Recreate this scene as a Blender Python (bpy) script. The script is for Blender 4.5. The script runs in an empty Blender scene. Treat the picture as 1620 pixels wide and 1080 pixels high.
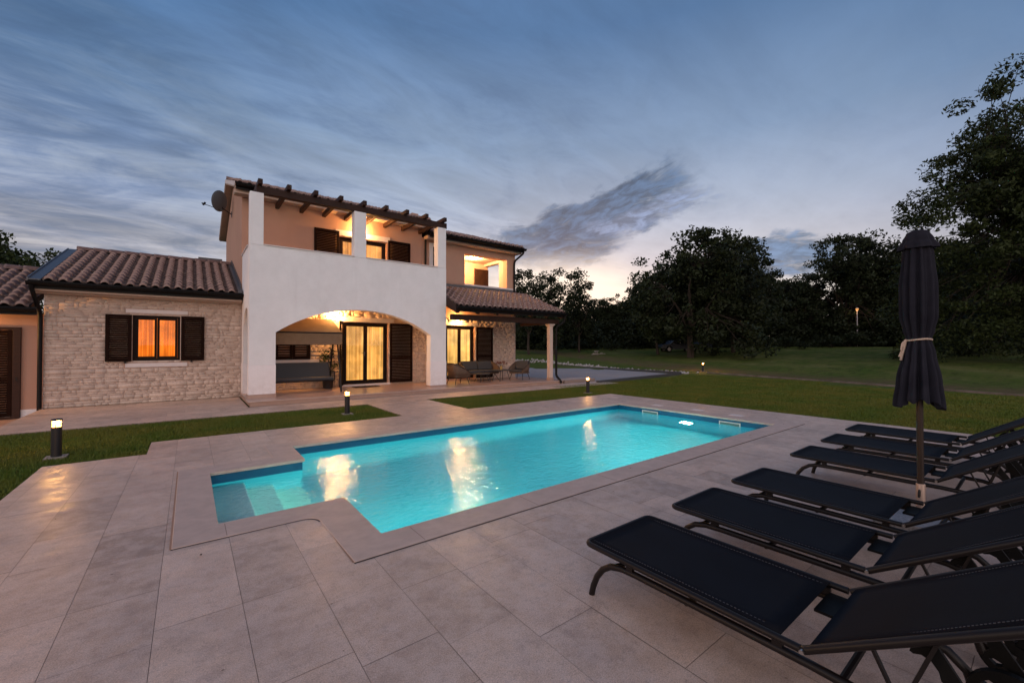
import bpy, math, random
import numpy as np
from mathutils import Vector, Matrix
from mathutils.geometry import tessellate_polygon
D = bpy.data
SC = bpy.context.scene
COL = SC.collection
R = math.radians

# ------------------------------------------------------------------ camera
YAW, PITCH, HC, FPX = R(52.4), R(0.70), 1.55, 662.0
cd = D.cameras.new("camera")
cd.sensor_width = 36.0
cd.lens = FPX / 1620 * 36
cd.clip_start = 0.05
cd.clip_end = 2000
cam = D.objects.new("camera", cd)
COL.objects.link(cam)
cam.location = (0, 0, HC)
cam.rotation_euler = (R(90) + PITCH, 0, YAW - R(90))
SC.camera = cam

# ------------------------------------------------------------------ node helper
class Nd:
    """tiny expression builder over shader sockets"""
    def __init__(s, nt, sock): s.nt, s.k = nt, sock
    def _m(s, op, *o, clamp=False):
        n = s.nt.nodes.new('ShaderNodeMath'); n.operation = op; n.use_clamp = clamp
        for i, v in enumerate((s,) + o):
            if isinstance(v, Nd): s.nt.links.new(v.k, n.inputs[i])
            else: n.inputs[i].default_value = v
        return Nd(s.nt, n.outputs[0])
    def __add__(s, o): return s._m('ADD', o)
    def __radd__(s, o): return s._m('ADD', o)
    def __sub__(s, o): return s._m('SUBTRACT', o)
    def __rsub__(s, o): return (s * -1.0) + o
    def __mul__(s, o): return s._m('MULTIPLY', o)
    def __rmul__(s, o): return s._m('MULTIPLY', o)
    def __truediv__(s, o): return s._m('DIVIDE', o)
    def pw(s, o): return s._m('POWER', o)
    def mx(s, o): return s._m('MAXIMUM', o)
    def mn(s, o): return s._m('MINIMUM', o)
    def ab(s): return s._m('ABSOLUTE')
    def fl(s): return s._m('FLOOR')
    def fr(s): return s._m('FRACT')
    def lt(s, o): return s._m('LESS_THAN', o)
    def cl(s): return s._m('ADD', 0.0, clamp=True)
    def ss(s, a, b, to0=0.0, to1=1.0):
        n = s.nt.nodes.new('ShaderNodeMapRange'); n.interpolation_type = 'SMOOTHSTEP'
        s.nt.links.new(s.k, n.inputs[0])
        n.inputs[1].default_value = a; n.inputs[2].default_value = b
        n.inputs[3].default_value = to0; n.inputs[4].default_value = to1
        return Nd(s.nt, n.outputs[0])

def n_new(nt, t, **kw):
    n = nt.nodes.new(t)
    for k, v in kw.items(): setattr(n, k, v)
    return n
def n_set(nt, n, **kw):
    for k, v in kw.items():
        k = k.replace('_', ' ')
        if isinstance(v, Nd): nt.links.new(v.k, n.inputs[k])
        elif hasattr(v, 'is_output'): nt.links.new(v, n.inputs[k])
        else: n.inputs[k].default_value = v
    return n
def c4(c): return (c[0], c[1], c[2], 1.0)
def n_mix(nt, f, a, b, mode='MIX'):
    n = nt.nodes.new('ShaderNodeMix'); n.data_type = 'RGBA'; n.blend_type = mode
    def put(v, i):
        if isinstance(v, Nd): nt.links.new(v.k, n.inputs[i])
        elif hasattr(v, 'is_output'): nt.links.new(v, n.inputs[i])
        else: n.inputs[i].default_value = c4(v) if isinstance(v, (tuple, list)) else v
    put(f, 0); put(a, 6); put(b, 7)
    return n.outputs[2]
def n_ramp(nt, f, stops):
    n = nt.nodes.new('ShaderNodeValToRGB')
    nt.links.new(f.k if isinstance(f, Nd) else f, n.inputs[0])
    cr = n.color_ramp
    while len(cr.elements) < len(stops): cr.elements.new(0.5)
    for e, (p, c) in zip(cr.elements, stops): e.position = p; e.color = c4(c)
    return n.outputs[0]
def n_noise(nt, vec, scale, detail=4.0, rough=0.55, dist=0.0):
    n = nt.nodes.new('ShaderNodeTexNoise')
    if vec is not None: nt.links.new(vec, n.inputs['Vector'])
    n.inputs['Scale'].default_value = scale; n.inputs['Detail'].default_value = detail
    n.inputs['Roughness'].default_value = rough; n.inputs['Distortion'].default_value = dist
    return Nd(nt, n.outputs['Fac'])
def n_map(nt, vec, scale=(1, 1, 1), rot=(0, 0, 0), loc=(0, 0, 0)):
    n = nt.nodes.new('ShaderNodeMapping')
    nt.links.new(vec, n.inputs[0])
    n.inputs['Location'].default_value = loc
    n.inputs['Rotation'].default_value = rot; n.inputs['Scale'].default_value = scale
    return n.outputs[0]
def n_dot(nt, vec, v):
    n = nt.nodes.new('ShaderNodeVectorMath'); n.operation = 'DOT_PRODUCT'
    nt.links.new(vec, n.inputs[0]); n.inputs[1].default_value = v
    return Nd(nt, n.outputs['Value'])
def n_comb(nt, x, y, z=0.0):
    n = nt.nodes.new('ShaderNodeCombineXYZ')
    for i, v in enumerate((x, y, z)):
        if isinstance(v, Nd): nt.links.new(v.k, n.inputs[i])
        else: n.inputs[i].default_value = v
    return n.outputs[0]

# ------------------------------------------------------------------ world: dusk sky
SUN_AZ = R(44.0)                      # the afterglow lies over the trees right of the house
w = D.worlds.new("World"); SC.world = w; w.use_nodes = True
nt = w.node_tree; nt.nodes.clear()
out = nt.nodes.new('ShaderNodeOutputWorld')
bg = nt.nodes.new('ShaderNodeBackground')
nt.links.new(bg.outputs[0], out.inputs[0])
sky = n_new(nt, 'ShaderNodeTexSky', sky_type='NISHITA')
sky.sun_disc = False; sky.sun_elevation = R(0.5); sky.sun_rotation = R(90) - SUN_AZ
tc = nt.nodes.new('ShaderNodeTexCoord').outputs['Generated']
sep = nt.nodes.new('ShaderNodeSeparateXYZ'); nt.links.new(tc, sep.inputs[0])
dx, dy, dz = (Nd(nt, sep.outputs[i]) for i in range(3))
zz = dz.mx(0.0)
hl = (dx * dx + dy * dy).mx(1e-5)._m('SQRT')
sunv = (math.cos(SUN_AZ), math.sin(SUN_AZ))
cs = (dx * sunv[0] + dy * sunv[1]) / hl                       # cos of azimuth from the glow
lf = (dx * -math.sin(SUN_AZ) + dy * math.cos(SUN_AZ)) / hl    # + to the left of it
rampA = n_ramp(nt, zz, [(0.0, (1.15, 1.0, .86)), (.10, (1.0, .88, .80)), (.19, (.66, .61, .66)), (.30, (.44, .49, .62)),
                        (.42, (.245, .34, .51)), (.60, (.095, .19, .37)), (1.0, (.065, .14, .30))])
rampB = n_ramp(nt, zz, [(0.0, (.42, .36, .39)), (.14, (.28, .275, .36)), (.27, (.14, .20, .36)), (.42, (.075, .165, .34)),
                        (.62, (.038, .13, .30)), (1.0, (.035, .11, .27))])
fs = cs.ss(0.55, 0.985)
base = n_mix(nt, fs, rampB, rampA)
# high cirrus: noise on a flat layer, stretched along one wind direction
px = dx / (dz + 0.10).mx(0.03); py = dy / (dz + 0.10).mx(0.03)
P = n_comb(nt, px, py)
cir = n_noise(nt, n_map(nt, P, (.75, 1.25, 1), (0, 0, R(-18))), 1.5, 8, .62, 1.4)
cir2 = n_noise(nt, n_map(nt, P, (1.0, 2.3, 1), (0, 0, R(-10)), (3, 1, 0)), 2.0, 7, .66, 1.2)
veil = (cir * .62 + cir2 * .38)
leftness = lf.ss(-0.55, 0.60)
vm = (veil.ss(.34, .70) * (leftness * .66 + .26) * zz.ss(.66, .30)).cl()
veilcol = n_ramp(nt, zz, [(0, (.74, .66, .60)), (.16, (.62, .57, .58)), (.26, (.42, .46, .56)), (.42, (.26, .34, .47)), (.7, (.16, .25, .40))])
base = n_mix(nt, vm, base, veilcol)
dm = ((1.0 - veil).ss(.47, .68) * (leftness * .55 + .10) * zz.ss(.05, .14)).cl()
base = n_mix(nt, dm, base, n_ramp(nt, zz, [(0, (.22, .27, .37)), (.25, (.165, .22, .34)), (.6, (.085, .15, .29))]))
big = n_noise(nt, n_map(nt, P, (.42, .85, 1), (0, 0, R(-30)), (1.7, .4, 0)), 1.1, 7, .58, 1.3)
med = n_noise(nt, n_map(nt, P, (.7, 1.5, 1), (0, 0, R(-24)), (5, 2, 0)), 2.2, 6, .62, 1.0)
cov = (big * .62 + med * .38).ss(.34, .66, .0, 1.0)
sh = (cov - .5) * (leftness * .30 + .16) + 1.0
base = n_mix(nt, 1.0, base, n_comb(nt, sh * .97, sh, sh * 1.02), 'MULTIPLY')
# the slate cloud right of the roof, and a smaller bank over the trees
def tang(d):
    d = Vector(d).normalized(); e1 = d.cross(Vector((0, 0, 1))).normalized(); return e1, e1.cross(d)
def bank(base, d, su, sv, tilt, col, nscale, thr, seed):
    e1, e2 = tang(d)
    ct, st = math.cos(tilt), math.sin(tilt)
    a = e1 * ct + e2 * st; b = e2 * ct - e1 * st
    u = n_dot(nt, tc, a) - Vector(d).normalized().dot(a); v = n_dot(nt, tc, b) - Vector(d).normalized().dot(b)
    front = n_dot(nt, tc, Vector(d).normalized()).ss(.5, .8)
    uv = n_comb(nt, u, v, seed)
    warp = n_noise(nt, n_map(nt, uv, (1, 1.6, 1)), 7.0, 5, .6) - .5
    q = ((u / su).pw(2.0) + ((v + warp * sv * 3.0) / sv).pw(2.0))
    body = q.ss(1.5, 0.0)
    st_n = n_noise(nt, n_map(nt, uv, (1.0, 3.6, 1), (0, 0, 0)), nscale, 7, .66, .9)
    st_f = n_noise(nt, n_map(nt, uv, (1.0, 2.6, 1), (0, 0, R(14))), nscale * 3.2, 5, .62, .6)
    m = ((st_n * .80 + st_f * .40 + body * .32 - .12).ss(thr - .04, thr + .30) * body.ss(.0, .75) * front).cl()
    colr = n_mix(nt, st_f.ss(.35, .7), col, tuple(min(1, c * 2.3) for c in col))
    return n_mix(nt, m * .97, base, colr)
base = bank(base, (0.665, 0.705, 0.232), .17, .075, R(4), (.058, .098, .17), 7.0, .50, 1.3)
base = bank(base, (0.735, 0.61, 0.305), .20, .060, R(20), (.050, .088, .16), 7.5, .46, 3.7)
base = bank(base, (0.80, 0.545, 0.29), .16, .040, R(8), (.13, .17, .27), 8.0, .54, 6.1)
base = bank(base, (0.926, 0.319, 0.185), .12, .040, R(-4), (.075, .125, .22), 8.0, .50, 5.1)
base = bank(base, (0.715, 0.69, 0.135), .035, .008, R(0), (.30, .29, .35), 20.0, .45, 9.1)
# unseen sky behind the camera: pink brightness added to fill house front and paving
gl = n_dot(nt, tc, Vector((.695, .72, .105)).normalized())
glow = gl.ss(.972, .9995).pw(1.5) * dz.ss(.24, .14)
base = n_mix(nt, (glow * .85).cl(), base, (1.25, 1.10, .95))
backf = cs.ss(0.35, -0.75)
arch = n_mix(nt, zz.ss(.75, .05), (.34, .38, .50), (1.68, 1.33, 1.18))
base = n_mix(nt, backf, base, arch)
low = dz.ss(-.02, .0)
base = n_mix(nt, low, (.03, .03, .03), base)
addn = nt.nodes.new('ShaderNodeMix'); addn.data_type = 'RGBA'; addn.blend_type = 'ADD'
addn.inputs[0].default_value = 0.05
nt.links.new(base, addn.inputs[6]); nt.links.new(sky.outputs[0], addn.inputs[7])
nt.links.new(addn.outputs[2], bg.inputs[0])
bg.inputs[1].default_value = 0.93
w.cycles.sampling_method = 'MANUAL'; w.cycles.sample_map_resolution = 512

# added fill light, broad and weak, from behind the camera; the sun has set
sl = D.lights.new("twilight_fill", 'SUN'); sl.energy = 0.35; sl.angle = R(50); sl.color = (1.0, .84, .82)
so = D.objects.new("twilight_fill", sl); COL.objects.link(so)
so.rotation_euler = Vector((.45, .75, -.62)).to_track_quat('-Z', 'Y').to_euler()

SC.view_settings.view_transform = 'Standard'; SC.view_settings.look = 'None'
SC.view_settings.exposure = 0.0; SC.view_settings.gamma = 1.0
SC.cycles.max_bounces = 8; SC.cycles.diffuse_bounces = 3; SC.cycles.glossy_bounces = 3
SC.cycles.transmission_bounces = 4; SC.cycles.transparent_max_bounces = 10
SC.cycles.use_denoising = True
SC.cycles.sample_clamp_indirect = 4.0
SC.cycles.blur_glossy = 0.5

# ------------------------------------------------------------------ materials
def mat(name, col, rough=.6, var=None, vscale=3.0, vstretch=(1, 1, 1), bump=0.0, bscale=40.0, bdist=.01,
        metal=0.0, spec=.5, attr=None, attr_amt=.3, extra=None, coord='Object', rvar=0.0):
    m = D.materials.new(name); m.use_nodes = True
    t = m.node_tree; b = t.nodes['Principled BSDF']
    v = t.nodes.new('ShaderNodeTexCoord').outputs[coord]
    c = None
    if var is not None:
        nz = n_noise(t, n_map(t, v, vstretch), vscale, 6, .6, .4)
        c = n_mix(t, nz.ss(.3, .7), col, var)
    if attr:
        a = t.nodes.new('ShaderNodeAttribute'); a.attribute_name = attr
        f = Nd(t, a.outputs['Fac'])
        g = (f - .5) * (2 * attr_amt) + 1.0
        c = n_mix(t, 1.0, c if c is not None else col, n_comb(t, g, g, g), 'MULTIPLY')
    if extra: c = extra(t, v, c if c is not None else col, b)
    if c is not None and not isinstance(c, tuple): t.links.new(c, b.inputs['Base Color'])
    else: b.inputs['Base Color'].default_value = c4(col)
    b.inputs['Roughness'].default_value = rough
    if rvar:
        r = n_noise(t, v, vscale * 2.3, 5, .6).ss(.3, .7, rough - rvar, rough + rvar)
        t.links.new(r.k, b.inputs['Roughness'])
    b.inputs['Metallic'].default_value = metal
    b.inputs['Specular IOR Level'].default_value = spec
    if bump:
        bp = t.nodes.new('ShaderNodeBump'); bp.inputs['Strength'].default_value = bump
        bp.inputs['Distance'].default_value = bdist
        h = n_noise(t, v, bscale, 6, .6)
        t.links.new(h.k, bp.inputs['Height']); t.links.new(bp.outputs[0], b.inputs['Normal'])
    return m
def emis(name, col, strength):
    m = D.materials.new(name); m.use_nodes = True; t = m.node_tree; t.nodes.clear()
    o = t.nodes.new('ShaderNodeOutputMaterial'); e = t.nodes.new('ShaderNodeEmission')
    e.inputs[0].default_value = c4(col); e.inputs[1].default_value = strength
    t.links.new(e.outputs[0], o.inputs[0]); return m
def lens_mat(name, col, strength):
    m = D.materials.new(name); m.use_nodes = True; t = m.node_tree; t.nodes.clear()
    o = t.nodes.new('ShaderNodeOutputMaterial'); e = t.nodes.new('ShaderNodeEmission'); tr = t.nodes.new('ShaderNodeBsdfTransparent')
    e.inputs[0].default_value = c4(col); e.inputs[1].default_value = strength
    a = t.nodes.new('ShaderNodeAddShader'); t.links.new(e.outputs[0], a.inputs[0]); t.links.new(tr.outputs[0], a.inputs[1]); t.links.new(a.outputs[0], o.inputs[0]); return m
def curtain_mat(name, col, strength, bottom=None):
    """curtain that glows itself in place of a room lamp behind it; denser where the cloth gathers"""
    m = D.materials.new(name); m.use_nodes = True; t = m.node_tree; t.nodes.clear()
    o = t.nodes.new('ShaderNodeOutputMaterial'); e = t.nodes.new('ShaderNodeEmission')
    v = t.nodes.new('ShaderNodeTexCoord').outputs['Object']
    n1 = n_noise(t, n_map(t, v, (14, 14, .25)), 1.0, 4, .6)
    n2 = n_noise(t, n_map(t, v, (48, 48, .4)), 1.0, 2, .5)
    f = (n1 * .7 + n2 * .3).ss(.33, .66, .62, 1.12)
    sp = t.nodes.new('ShaderNodeSeparateXYZ'); t.links.new(v, sp.inputs[0])
    big = n_noise(t, v, 1.6, 3, .5).ss(.32, .68, .62, 1.18)  # uneven lamp brightness put into the glow
    t.links.new((f * big * strength).k, e.inputs[1])
    t.links.new(n_mix(t, f.ss(.6, 1.1), tuple(c * k for c, k in zip(col, (.98, .80, .62))), col), e.inputs[0])
    t.links.new(e.outputs[0], o.inputs[0]); return m
def glass_mat():
    m = D.materials.new("window_glass"); m.use_nodes = True; t = m.node_tree; t.nodes.clear()
    o = t.nodes.new('ShaderNodeOutputMaterial'); mx = t.nodes.new('ShaderNodeMixShader')
    tr = t.nodes.new('ShaderNodeBsdfTransparent'); g = t.nodes.new('ShaderNodeBsdfGlossy')
    g.inputs['Roughness'].default_value = .02
    f = t.nodes.new('ShaderNodeFresnel'); f.inputs[0].default_value = 1.35
    t.links.new(f.outputs[0], mx.inputs[0]); t.links.new(tr.outputs[0], mx.inputs[1]); t.links.new(g.outputs[0], mx.inputs[2])
    t.links.new(mx.outputs[0], o.inputs[0]); return m

M = {}
def stains(t, v, c, b):
    # faint rain runs and a grubby foot on the render
    r = n_noise(t, n_map(t, v, (5.5, 5.5, .35)), 1.0, 5, .65).ss(.52, .76)
    c = n_mix(t, r * .14, c, (.60, .57, .58))
    s = t.nodes.new('ShaderNodeSeparateXYZ'); t.links.new(v, s.inputs[0])
    z = Nd(t, s.outputs[2]); sp = n_noise(t, v, 6, 5, .7)
    c = n_mix(t, (z.ss(1.0, .1) * sp.ss(.35, .7) * .35).cl(), c, (.50, .42, .38))
    tr = n_noise(t, v, 3.2, 6, .7).ss(.3, .7, .965, 1.025)
    return n_mix(t, 1.0, c, n_comb(t, tr, tr, tr), 'MULTIPLY')
def stone_extra(t, v, c, b):
    # fine pitting and fossil flecks of limestone
    fl = n_noise(t, v, 60, 3, .7).ss(.58, .66)
    c = n_mix(t, fl * .45, c, (.20, .17, .165))
    pt = n_noise(t, v, 7, 8, .75).ss(.40, .62)
    c = n_mix(t, pt * .45, c, (.64, .51, .455))
    pd = n_noise(t, n_map(t, v, (1, 1, 1), (0, 0, 0), (9, 2, 0)), 13, 8, .8).ss(.50, .66)
    c = n_mix(t, pd * .42, c, (.28, .21, .18))
    st = n_noise(t, n_map(t, v, (1, 1, 1)), .55, 4, .6).ss(.5, .75)
    st2 = n_noise(t, n_map(t, v, (1, 1, 1), (0, 0, 0), (4, 7, 0)), 2.6, 6, .75).ss(.52, .70)
    c = n_mix(t, st2 * .40, c, (.27, .205, .185))
    gr = n_noise(t, v, 150, 3, .8).ss(.38, .62, .80, 1.18)
    c = n_mix(t, 1.0, c, n_comb(t, gr, gr, gr), 'MULTIPLY')
    return n_mix(t, st * .35, c, (.31, .24, .215))
M['paving'] = mat('limestone_paving', (.56, .41, .325), .47, (.455, .33, .265), 2.2, (1, 1, 1), .25, 90, .004,
                  attr='tone', attr_amt=.36, extra=stone_extra, rvar=.12, spec=.5)
M['mortar'] = mat('paving_joint', (.26, .195, .165), .9)
M['coping'] = mat('coping_stone', (.52, .395, .34), .55, (.44, .335, .29), 5, (1, 1, 1), .25, 120, .003, rvar=.08)
M['sealant'] = mat('joint_sealant', (.34, .20, .14), .8)
M['dark_joint'] = mat('dark_joint', (.07, .055, .055), .9)
M['terrace'] = mat('terrace_tile', (.48, .33, .27), .30, (.42, .28, .23), 3, (1, 1, 1), .1, 60, .002, attr='tone', attr_amt=.12)
def blockcol(t, v, c, b):
    n = n_noise(t, v, 26, 6, .75).ss(.42, .66)
    return n_mix(t, n * .40, c, (.36, .27, .22))
M['stone'] = mat('chiselled_stone', (.64, .51, .435), .85, (.56, .445, .38), 2.5, (1, 1, 1), 1.0, 70, .010, attr='tone', attr_amt=.13, extra=blockcol)
M['peach'] = mat('peach_render', (.50, .295, .215), .9, (.455, .265, .195), 1.2, (1, 1, .7), .5, 60, .006, attr=None)
M['white'] = mat('white_render', (.85, .84, .86), .85, (.80, .79, .81), 1.1, (1, 1, .55), .45, 60, .006, extra=stains)
M['white2'] = mat('white_plinth_paint', (.86, .82, .84), .8, (.83, .79, .81), 1.6, (1, 1, 1), .3, 60, .004, extra=stains)
M['trim'] = mat('white_stone_trim', (.68, .61, .60), .6, (.62, .56, .55), 6, (1, 1, 1), .15, 90, .002)
M['column'] = mat('pale_column', (.60, .47, .41), .85, (.55, .43, .37), 3, bump=.3, bscale=60, bdist=.004)
M['cornice'] = mat('cream_cornice', (.50, .37, .30), .8, (.45, .33, .27), 4)
M['wood'] = mat('dark_brown_timber', (.040, .0155, .0095), .6, (.022, .009, .006), 6, (1, 6, 6), .3, 60, .003, spec=.25)
M['shutter'] = mat('shutter_brown', (.016, .0058, .0036), .7, (.010, .0042, .0028), 8, (1, 1, 1), .1, 60, .002, spec=.06)
M['frame'] = mat('window_frame_brown', (.012, .0055, .004), .5, (.009, .0045, .0035), 8, spec=.12)
M['gutter'] = mat('black_gutter_metal', (.005, .0045, .005), .5, metal=.0, spec=.2)
M['flash'] = mat('grey_flashing', (.085, .085, .095), .4, metal=.3)
def tilecol(t, v, c, b):
    uv = t.nodes.new('ShaderNodeUVMap').outputs[0]
    s = t.nodes.new('ShaderNodeSeparateXYZ'); t.links.new(uv, s.inputs[0])
    u = Nd(t, s.outputs[0]).fl(); vv = Nd(t, s.outputs[1]).fl()
    wn = t.nodes.new('ShaderNodeTexWhiteNoise'); wn.noise_dimensions = '2D'
    t.links.new(n_comb(t, u, vv), wn.inputs[0])
    r = Nd(t, wn.outputs[0])
    fu = Nd(t, s.outputs[0]).fr(); fv = Nd(t, s.outputs[1]).fr()
    g = r * .55 + .72
    c = n_mix(t, 1.0, c, n_comb(t, g, g, g), 'MULTIPLY')
    c = n_mix(t, (1.0 - r).ss(.72, .95) * .5, c, (.33, .22, .175))
    mo = n_noise(t, v, 7, 5, .6).ss(.5, .75)
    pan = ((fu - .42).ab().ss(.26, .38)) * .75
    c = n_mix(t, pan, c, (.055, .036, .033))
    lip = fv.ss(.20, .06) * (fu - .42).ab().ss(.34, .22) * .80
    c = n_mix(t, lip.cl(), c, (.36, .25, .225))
    lap_shade = fv.ss(.70, .92) * .92  # shade beneath the overlapping tile row, painted into the colour
    c = n_mix(t, lap_shade.cl(), c, (.07, .045, .04))
    return n_mix(t, mo * .45, c, (.07, .05, .048))
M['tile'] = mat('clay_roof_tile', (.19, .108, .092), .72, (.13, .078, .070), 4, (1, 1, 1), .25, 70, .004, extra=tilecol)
M['grass'] = mat('lawn_blades', (.068, .116, .010), .6, (.128, .132, .018), .9, coord='Object', spec=.3)
M['black'] = mat('black_metal', (.008, .007, .008), .45, spec=.3)
M['anthracite'] = mat('anthracite_metal', (.016, .015, .018), .4, spec=.4)
M['glass'] = glass_mat()
M['bark'] = mat('bark', (.055, .040, .030), .95, (.03, .022, .018), 6, (1, 1, .3), 1.0, 18, .03)
def leafmat(n, a, b_):
    m = mat(n, a, .65, b_, 1.3, attr='tone', attr_amt=.45, spec=.25)
    return m
M['leaf'] = leafmat('oak_leaves', (.021, .034, .009), (.034, .047, .012))
M['leafd'] = leafmat('dark_leaves', (.0125, .020, .007), (.021, .029, .009))
M['leafy'] = leafmat('lighter_leaves', (.040, .058, .016), (.052, .068, .018))

# ------------------------------------------------------------------ mesh helpers
class MB:
    def __init__(s): s.v, s.f, s.uv = [], [], None
    def add(s, vs, fs):
        o = len(s.v); s.v += [tuple(p) for p in vs]; s.f += [tuple(i + o for i in f) for f in fs]; return s
    def box(s, x0, y0, z0, x1, y1, z1):
        x0, x1 = sorted((x0, x1)); y0, y1 = sorted((y0, y1)); z0, z1 = sorted((z0, z1))
        return s.add([(x0, y0, z0), (x1, y0, z0), (x1, y1, z0), (x0, y1, z0), (x0, y0, z1), (x1, y0, z1), (x1, y1, z1), (x0, y1, z1)],
                     [(0, 3, 2, 1), (4, 5, 6, 7), (0, 1, 5, 4), (1, 2, 6, 5), (2, 3, 7, 6), (3, 0, 4, 7)])
    def bar(s, a, b, w, h, up=(0, 0, 1)):
        a, b = Vector(a), Vector(b); d = (b - a).normalized(); u = Vector(up)
        sd = d.cross(u)
        if sd.length < 1e-4: sd = d.cross(Vector((1, 0, 0)))
        sd.normalize(); u = sd.cross(d)
        q = [p + sd * (i * w / 2) + u * (j * h / 2) for p in (a, b) for i, j in ((-1, -1), (1, -1), (1, 1), (-1, 1))]
        return s.add(q, [(0, 1, 2, 3), (7, 6, 5, 4), (0, 4, 5, 1), (1, 5, 6, 2), (2, 6, 7, 3), (3, 7, 4, 0)])
    def tube(s, pts, r, n=8, closed=False, caps=True):
        pts = [Vector(p) for p in pts]; N = len(pts)
        rs = r if isinstance(r, (list, tuple)) else [r] * N
        prev = None; rings = []
        for i, p in enumerate(pts):
            if closed: d = (pts[(i + 1) % N] - pts[i - 1])
            else: d = pts[min(i + 1, N - 1)] - pts[max(i - 1, 0)]
            d.normalize()
            if prev is None:
                a = d.cross(Vector((0, 0, 1)))
                if a.length < .1: a = d.cross(Vector((1, 0, 0)))
            else: a = prev - d * prev.dot(d)
            a.normalize(); prev = a; b = d.cross(a)
            rings.append([p + (a * math.cos(t) + b * math.sin(t)) * rs[i] for t in [2 * math.pi * k / n for k in range(n)]])
        vs = [q for rg in rings for q in rg]; fs = []
        for i in range(N if closed else N - 1):
            j = (i + 1) % N
            for k in range(n): fs.append((i * n + k, i * n + (k + 1) % n, j * n + (k + 1) % n, j * n + k))
        if caps and not closed: fs.append(tuple(range(n))[::-1]); fs.append(tuple((N - 1) * n + k for k in range(n)))
        return s.add(vs, fs)
    def lathe(s, prof, c=(0, 0, 0), n=24, axis='Z'):
        vs, fs = [], []
        for r, z in prof:
            for k in range(n):
                t = 2 * math.pi * k / n; x, y = r * math.cos(t), r * math.sin(t)
                p = {'Z': (x, y, z), 'Y': (x, z, y), 'X': (z, x, y)}[axis]
                vs.append((p[0] + c[0], p[1] + c[1], p[2] + c[2]))
        for i in range(len(prof) - 1):
            for k in range(n): fs.append((i * n + k, i * n + (k + 1) % n, (i + 1) * n + (k + 1) % n, (i + 1) * n + k))
        fs.append(tuple(range(n))[::-1]); fs.append(tuple((len(prof) - 1) * n + k for k in range(n)))
        return s.add(vs, fs)
    def prism(s, outline, axis, a, b, holes=()):
        """outline: 2-D loops; axis 'Y' -> (x,z) at y=a..b; 'Z' -> (x,y); 'X' -> (y,z)"""
        def P(p, t): return {'Y': (p[0], t, p[1]), 'Z': (p[0], p[1], t), 'X': (t, p[0], p[1])}[axis]
        loops = [list(outline)] + [list(h) for h in holes]
        tri = tessellate_polygon([[Vector((p[0], p[1], 0)) for p in l] for l in loops])
        flat = [p for l in loops for p in l]; n = len(flat)
        vs = [P(p, a) for p in flat] + [P(p, b) for p in flat]
        fs = [tuple(t) for t in tri] + [tuple(i + n for i in t)[::-1] for t in tri]
        o = 0
        for l in loops:
            m = len(l)
            for i in range(m): fs.append((o + i, o + (i + 1) % m, n + o + (i + 1) % m, n + o + i))
            o += m
        return s.add(vs, fs)
    def build(s, name, m, parent=None, smooth=False, bevel=0.0):
        me = D.meshes.new(name); me.from_pydata(s.v, [], s.f); me.materials.append(m)
        import bmesh
        bm = bmesh.new(); bm.from_mesh(me); bmesh.ops.recalc_face_normals(bm, faces=bm.faces); bm.to_mesh(me); bm.free()
        if smooth:
            me.polygons.foreach_set('use_smooth', [True] * len(me.polygons))
            me.set_sharp_from_angle(angle=R(40))
        o = D.objects.new(name, me); COL.objects.link(o)
        if parent is not None: o.parent = parent
        if bevel:
            md = o.modifiers.new('bevel', 'BEVEL'); md.width = bevel; md.segments = 2; md.limit_method = 'ANGLE'
        return o
def npmesh(name, V, F, m, parent=None, tone=None, smooth=False):
    V = np.asarray(V, np.float32); F = np.asarray(F, np.int32); k = F.shape[1]
    me = D.meshes.new(name); me.vertices.add(len(V)); me.vertices.foreach_set('co', V.ravel())
    me.loops.add(F.size); me.loops.foreach_set('vertex_index', F.ravel())
    me.polygons.add(len(F)); me.polygons.foreach_set('loop_start', np.arange(0, F.size, k, dtype=np.int32))
    me.polygons.foreach_set('loop_total', np.full(len(F), k, np.int32))
    me.materials.append(m)
    if tone is not None:
        a = me.attributes.new('tone', 'FLOAT', 'FACE'); a.data.foreach_set('value', np.asarray(tone, np.float32))
    me.update(calc_edges=True)
    if smooth: me.polygons.foreach_set('use_smooth', [True] * len(F))
    o = D.objects.new(name, me); COL.objects.link(o)
    if parent is not None: o.parent = parent
    return o
def tag(o, label=None, cat=None, group=None, kind=None):
    if label: o['label'] = label
    if cat: o['category'] = cat
    if group: o['group'] = group
    if kind: o['kind'] = kind
    return o
def thing(name, label, cat, loc=(0, 0, 0), rz=0.0, group=None):
    o = D.objects.new(name, None); COL.objects.link(o); o.location = loc; o.rotation_euler = (0, 0, rz)
    o.empty_display_size = .2
    return tag(o, label, cat, group)
def dup(root, loc, rz=None, label=None, scale=None):
    r = root.copy(); COL.objects.link(r); r.location = loc
    if rz is not None: r.rotation_euler = (0, 0, rz)
    if scale is not None: r.scale = scale
    if label: r['label'] = label
    for ch in list(root.children):
        c = ch.copy(); COL.objects.link(c); c.parent = r
        for g in list(ch.children):
            d = g.copy(); COL.objects.link(d); d.parent = c
    return r
def lamp(name, loc, power, col, rad=.05, parent=None, kind='POINT', **kw):
    l = D.lights.new(name, kind); l.energy = power; l.color = col
    if kind == 'POINT': l.shadow_soft_size = rad
    for k, v in kw.items(): setattr(l, k, v)
    o = D.objects.new(name, l); COL.objects.link(o); o.location = loc
    if parent is not None: o.parent = parent
    return o
WARM = (1.0, .46, .13)
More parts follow.
